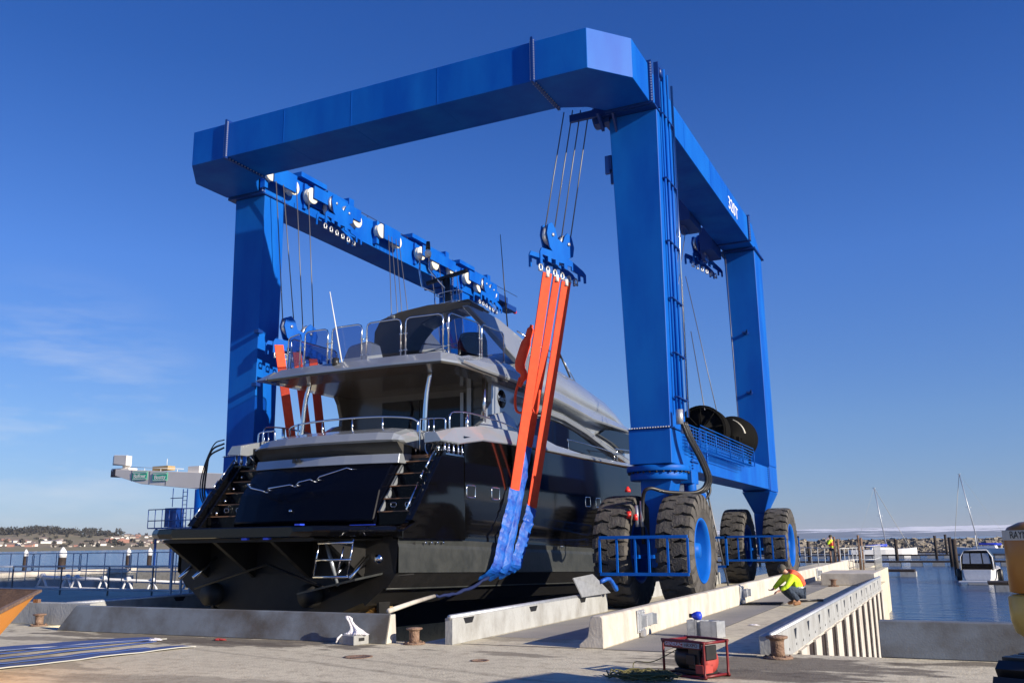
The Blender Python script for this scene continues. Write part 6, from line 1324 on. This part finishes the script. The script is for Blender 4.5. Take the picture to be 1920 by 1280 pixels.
t = thing('motor_cruiser', (1.1, 83, -2.2), 'white motor cruiser with dark canopy windows moored stern on beside the digger', 'motor boat'); b = MB(); m = boat_hull(b, Vector((1.55, 86, -2.2)), 8.0, 2.75, 1.2, R(-6)); b.build('hull', 'white', t)
b = MB(); b.loft([[m@Vector((x*w, y, z)) for x, z in ((-1.15, 1.1), (-1.1, 2.1), (-.8, 2.6), (.8, 2.6), (1.1, 2.1), (1.15, 1.1))] for y, w in ((-3.6, 1), (-1, 1), (1.2, .7))]); b.build('canopy', 'navy', t)
b = MB()
for x0, x1 in ((-1.0, -.5), (-.4, .4), (.5, 1.0)): b.add([m@Vector(v) for v in ((x0, -3.63, 1.6), (x1, -3.63, 1.6), (x1*.9, -3.63, 2.4), (x0*.9, -3.63, 2.4))], [(0, 1, 2, 3)])
b.build('canopy_window', 'galv', t)
b = MB(); b.tube([m@Vector(v) for v in ((-1.18, -3.6, 1.1), (-1.13, -3.6, 2.12), (-.82, -3.6, 2.64), (.82, -3.6, 2.64), (1.13, -3.6, 2.12), (1.18, -3.6, 1.1))], .05, 6); b.hexa([m@Vector(v) for v in ((-1.3, -4.9, .2), (1.3, -4.9, .2), (1.3, -4.2, .2), (-1.3, -4.2, .2), (-1.3, -4.9, .3), (1.3, -4.9, .3), (1.3, -4.2, .3), (-1.3, -4.2, .3))]); b.tube([m@Vector((0, -2, 2.7)), m@Vector((0, -2.2, 3.8))], .04, 5); b.build('roll_bar', 'white', t)
b = MB(); b.lathe([(.05, -.5), (.2, -.4), (.2, .4), (.05, .5)], m@Vector((-1.45, -2.5, .7)), 2, 8); b.lathe([(.05, -.5), (.2, -.4), (.2, .4), (.05, .5)], m@Vector((1.5, -2.5, .7)), 2, 8); b.build('fender', 'black', t)
# ============================================================ LEFT SIDE: wall, gangway, rails, small crane
t = thing('harbour_wall', (-60, 38.2, 0), 'low grey harbour wall with cream coping behind the white gangway', 'wall')
b = MB(); b.box(-47.5, -44.6, 24, 40.5, -4, .10); b.build('wall_face', 'gconc', t); b = MB(); b.box(-47.6, -44.5, 23.9, 40.6, .102, .36); b.build('coping', 'conc', t)
b = MB(); b.box(-40, -22, 41, 44, -4, -.1); b.box(-55, -40, 44, 52, -4, .1); kind(b.build('pier_ground', 'ground'))
t = thing('gangway', (-40, 34, -.5), 'white steel gangway with A-shaped braces below the harbour wall', 'gangway'); b = MB()
A_, B_ = Vector((-52, 34, .28)), Vector((-31, 34, -.22)); b.tube([A_, B_], .085, 8); b.tube([A_-Vector((0, 0, .62)), B_-Vector((0, 0, .35))], .05, 8); b.tube([A_+Vector((0, 1.5, -.1)), B_+Vector((0, 1.5, -.1))], .06, 8)
for x in (-48.5, -46.5, -44.2, -42.3, -41.6, -39.6, -37.9, -36.2, -33.9):
    z = .28+(x+52)/21*-.5; b.tube([(x, 34, z), (x-.45, 34, z-.75)], .06, 6); b.tube([(x+.15, 34, z), (x+.6, 34, z-.75)], .06, 6); b.lathe([(.14, -.08), (.14, .08)], (x+.1, 34, z+.05), 1, 8)
b.build('truss', 'white', t)
rl = 0
def gate_rail(pts, lab, h=1.15):                          # rounded rail bays
    t = thing('quay_railing', pts[0], lab, 'railing', 'galvanised rails on the left quay'); b = MB()
    for p, q in zip(pts[:-1], pts[1:]):
        p, q = Vector(p), Vector(q); d = (q-p).normalized(); L_ = (q-p).length; P_ = lambda u, z: p+d*u+Vector((0, 0, z))
        b.tube(spl([P_(.05, .5), P_(.05, h-.1), P_(.14, h), P_(L_-.14, h), P_(L_-.05, h-.1), P_(L_-.05, .55), P_(L_-.14, .45), P_(.14, .45), P_(.05, .55)], 2), .022, 6)
        for u in (.4, L_*.5, L_-.4): b.tube([P_(u, 0), P_(u, h)], .02, 6)
    b.build('rail_bay', 'galv', t)
X0 = -44
gate_rail([(x, 26.3, .22) for x in (-46, -43.2, -40.4, -37.6, -34.8, -32.0, -29.2, -26.4, -23.6)], 'rear galvanised railing with rounded bays along the water')
railing('quay_railing', [(-36.2, 22.3, .02), (-33.2, 22.3, .02), (-30.5, 22.3, .02), (-28.0, 22.3, .02), (-25.7, 22.3, .02), (-23.7, 22.3, .02), (-20.5, 22.3, .02)], .95, 'front galvanised railing with straight posts behind the orange skip', mids=(.2,), pitch=3, r=.03, grp='galvanised rails on the left quay', rt_=.035)
t = thing('access_gate', (-21.2, 21, 0), 'pale blue steel gate frame at the yacht platform tip', 'gate'); b = MB()
for x in (-21.55, -21.15, -20.75): b.box(x-.03, x+.03, 20.97, 21.03, 0, 1.75)
for z in (.06, 1.72): b.box(-21.55, -20.75, 20.97, 21.03, z-.03, z+.03)
b.tube(spl([(-20.7, 20.9, .1), (-20.7, 20.9, .75), (-20.5, 20.9, .9), (-20.2, 20.9, .75), (-20.2, 20.9, .1)], 3), .03, 6)
for z in (.8, 1.2): b.tube([(-20.7, 21, z), (-18.5, 20.6, z)], .022, 6)
b.build('frame', 'galv', t)
for x, y, lab in ((-80.5, 60, 'white-capped pile in the water at the far left'), (-75.4, 60, 'thick white-capped pile with a white band, second from the left'), (-66.9, 60, 'thin white-capped pile, third from the left'), (-64.3, 60, 'white-capped pile nearest the rock mole')): post('capped_pile', x, y, -2.5, 1.15, .34 if x == -75.4 else .2, lab, 'darkpile', 'pile', 'white-capped piles in the left harbour', cap=1.0 if x == -75.4 else .7)
for x, y, lab in ((-95, 88, 'small red buoy in the water, left one of two'), (-85.5, 88, 'small red buoy in the water, right one of two')): b = MB(); b.lathe([(.05, .9), (.35, .5), (.5, .1), (.3, -.3)], (x, y, -2.1), 2, 12); tag(b.build('buoy', 'redl'), lab, 'buoy')
# cream boat crane on its blue column
t = thing('pillar_crane', (-47.1, 48, 0), 'cream jib crane with green name signs on a blue column behind the left leg', 'crane')
b = MB(); b.lathe([(.72, .1), (.72, 5.45)], (-47.15, 48.6, 0), 2, 32); b.build('column', 'blue', t)
jb = [(-56.2, 6.95), (-55.6, 7.22), (-46.0, 6.42), (-43.5, 6.3), (-43.5, 5.42), (-47, 5.48), (-52.6, 6.0), (-54.5, 6.45), (-56.0, 6.7)]
b = MB(); b.prism([(-55.5, 7.20), (-43.5, 6.32), (-43.5, 5.42), (-48, 5.52), (-52.8, 6.02), (-55.5, 6.72)], 1, 48.0, 49.4); b.build('jib', 'cranew', t, bevel=.02)
b = MB(); b.hexa([(-55.52, 48.0, 6.72), (-55.52, 49.4, 6.72), (-57.0, 49.9, 6.75), (-56.9, 48.8, 6.72), (-55.52, 48.0, 7.2), (-55.52, 49.4, 7.2), (-57.0, 49.9, 7.3), (-56.9, 48.8, 7.25)]); b.build('jib_nose', 'rust', t)
b = MB(); b.hexa([(-56.0, 48.2, 7.62), (-54.7, 48.2, 7.45), (-54.9, 48.9, 7.45), (-56.9, 48.9, 7.62), (-56.0, 48.2, 8.28), (-54.7, 48.2, 8.2), (-54.9, 48.9, 8.2), (-56.9, 48.9, 8.28)]); b.box(-55.4, -55.1, 48.5, 49, 7.2, 7.6); b.box(-56.4, -54.6, 48.4, 49.2, 7.1, 7.3); b.build('winch_house', 'cranew', t, bevel=.02)
b = MB(); b.box(-52.0, -50.5, 48.2, 48.9, 6.95, 7.25); b.build('control_box', 'timber', t); b = MB(); b.box(-48.65, -47.6, 48.3, 49.1, 6.5, 7.1); b.build('hatch_box', 'cranew', t)
b = MB()
for x in (-54.2, -52.6, -51.0, -49.4): z = 7.1-(x+55.5)*.073; b.tube([(x, 48.05, z), (x, 48.05, z+.25)], .02, 5)
b.tube([(-54.4, 48.05, 7.32), (-48.8, 48.05, 6.92)], .02, 5); b.tube([(-50.7, 48.3, 7.2), (-50.7, 48.3, 7.75)], .02, 5); b.build('jib_rail', 'white', t)
b = MB()
for x in (-53.8, -52.0, -50.4): z1 = 7.20-(x+55.5)*.0733; b.box(x, x+.03, 47.985, 48.0, z1-1.0+(.15 if x < -53 else 0), z1-.05)
b.box(-54.9, -43.5, 47.98, 47.998, 7.02-.0, 7.03) if False else None
b.build('jib_seam', 'silverd', t)
for x, z, wd in ((-52.95, 6.60, 1.35), (-50.95, 6.44, 1.3)):
    b = MB(); b.box(x-wd/2-.05, x+wd/2+.05, 47.95, 47.985, z-.30, z+.30); sg = b.build('sign', 'green', t)
    b = MB(); b.box(x-wd/2, x+wd/2, 47.93, 47.95, z+.20, z+.24); b.box(x-wd/2, x+wd/2, 47.93, 47.95, z-.25, z-.21); b.build('sign_line', 'ltwhite', sg)
    o = text('sign_lettering', 'Balfour' if x < -52 else 'Beatty', 'ltwhite', .42, Vector((x, 47.94, z-.02)), ROT_NY, None, ext=.004); o.parent = sg
b = MB()
for x in (-48.55, -48.15): b.tube([(x, 47.9, 2.0), (x, 47.9, 5.5)], .035, 5)
for k in range(12): b.tube([(-48.55, 47.9, 2.1+.29*k), (-48.15, 47.9, 2.1+.29*k)], .02, 4)
b.tube([(-49.6, 48, 4.3), (-49.6, 48, 5.6)], .03, 5); b.tube([(-49.8, 48, 4.9), (-48.6, 48, 4.9)], .03, 5); b.build('ladder', 'dblue', t)
b = MB()
for z in (3.35, 4.12): b.tube([(-51.2, 47.4, z), (-45.8, 47.4, z)], .035, 5)
for k in range(9): b.tube([(-51.2+.66*k, 47.4, 2.85), (-51.2+.66*k, 47.4, 4.12)], .03, 5)
b.box(-51.2, -45.6, 47.4, 49.8, 2.8, 2.88); b.box(-49.75, -48.65, 47.5, 48.2, 2.9, 4.2)
for x in (-51.1, -49.6, -45.8): b.box(x, x+.12, 48.0, 48.12, .1, 2.8)
b.build('access_platform', 'dblue', t)
b = MB(); b.tube([(-95.0, 118, -2), (-95.0, 118, 6)], .12, 5); b.tube([(-97.5, 118, 4.2), (-92.5, 118, 4.2)], .1, 5); b.tube([(-96.5, 118, 2.9), (-93.5, 118, 2.9)], .1, 5); tag(b.build('channel_mark', 'white'), 'slim white channel mark with cross bars in front of the far town', 'channel mark')

# ============================================================ AIR
b = MB(); b.box(-4500, 2600, -80, 6300, -5.5, 72); kind(b.build('haze', 'haze'), 'stuff')
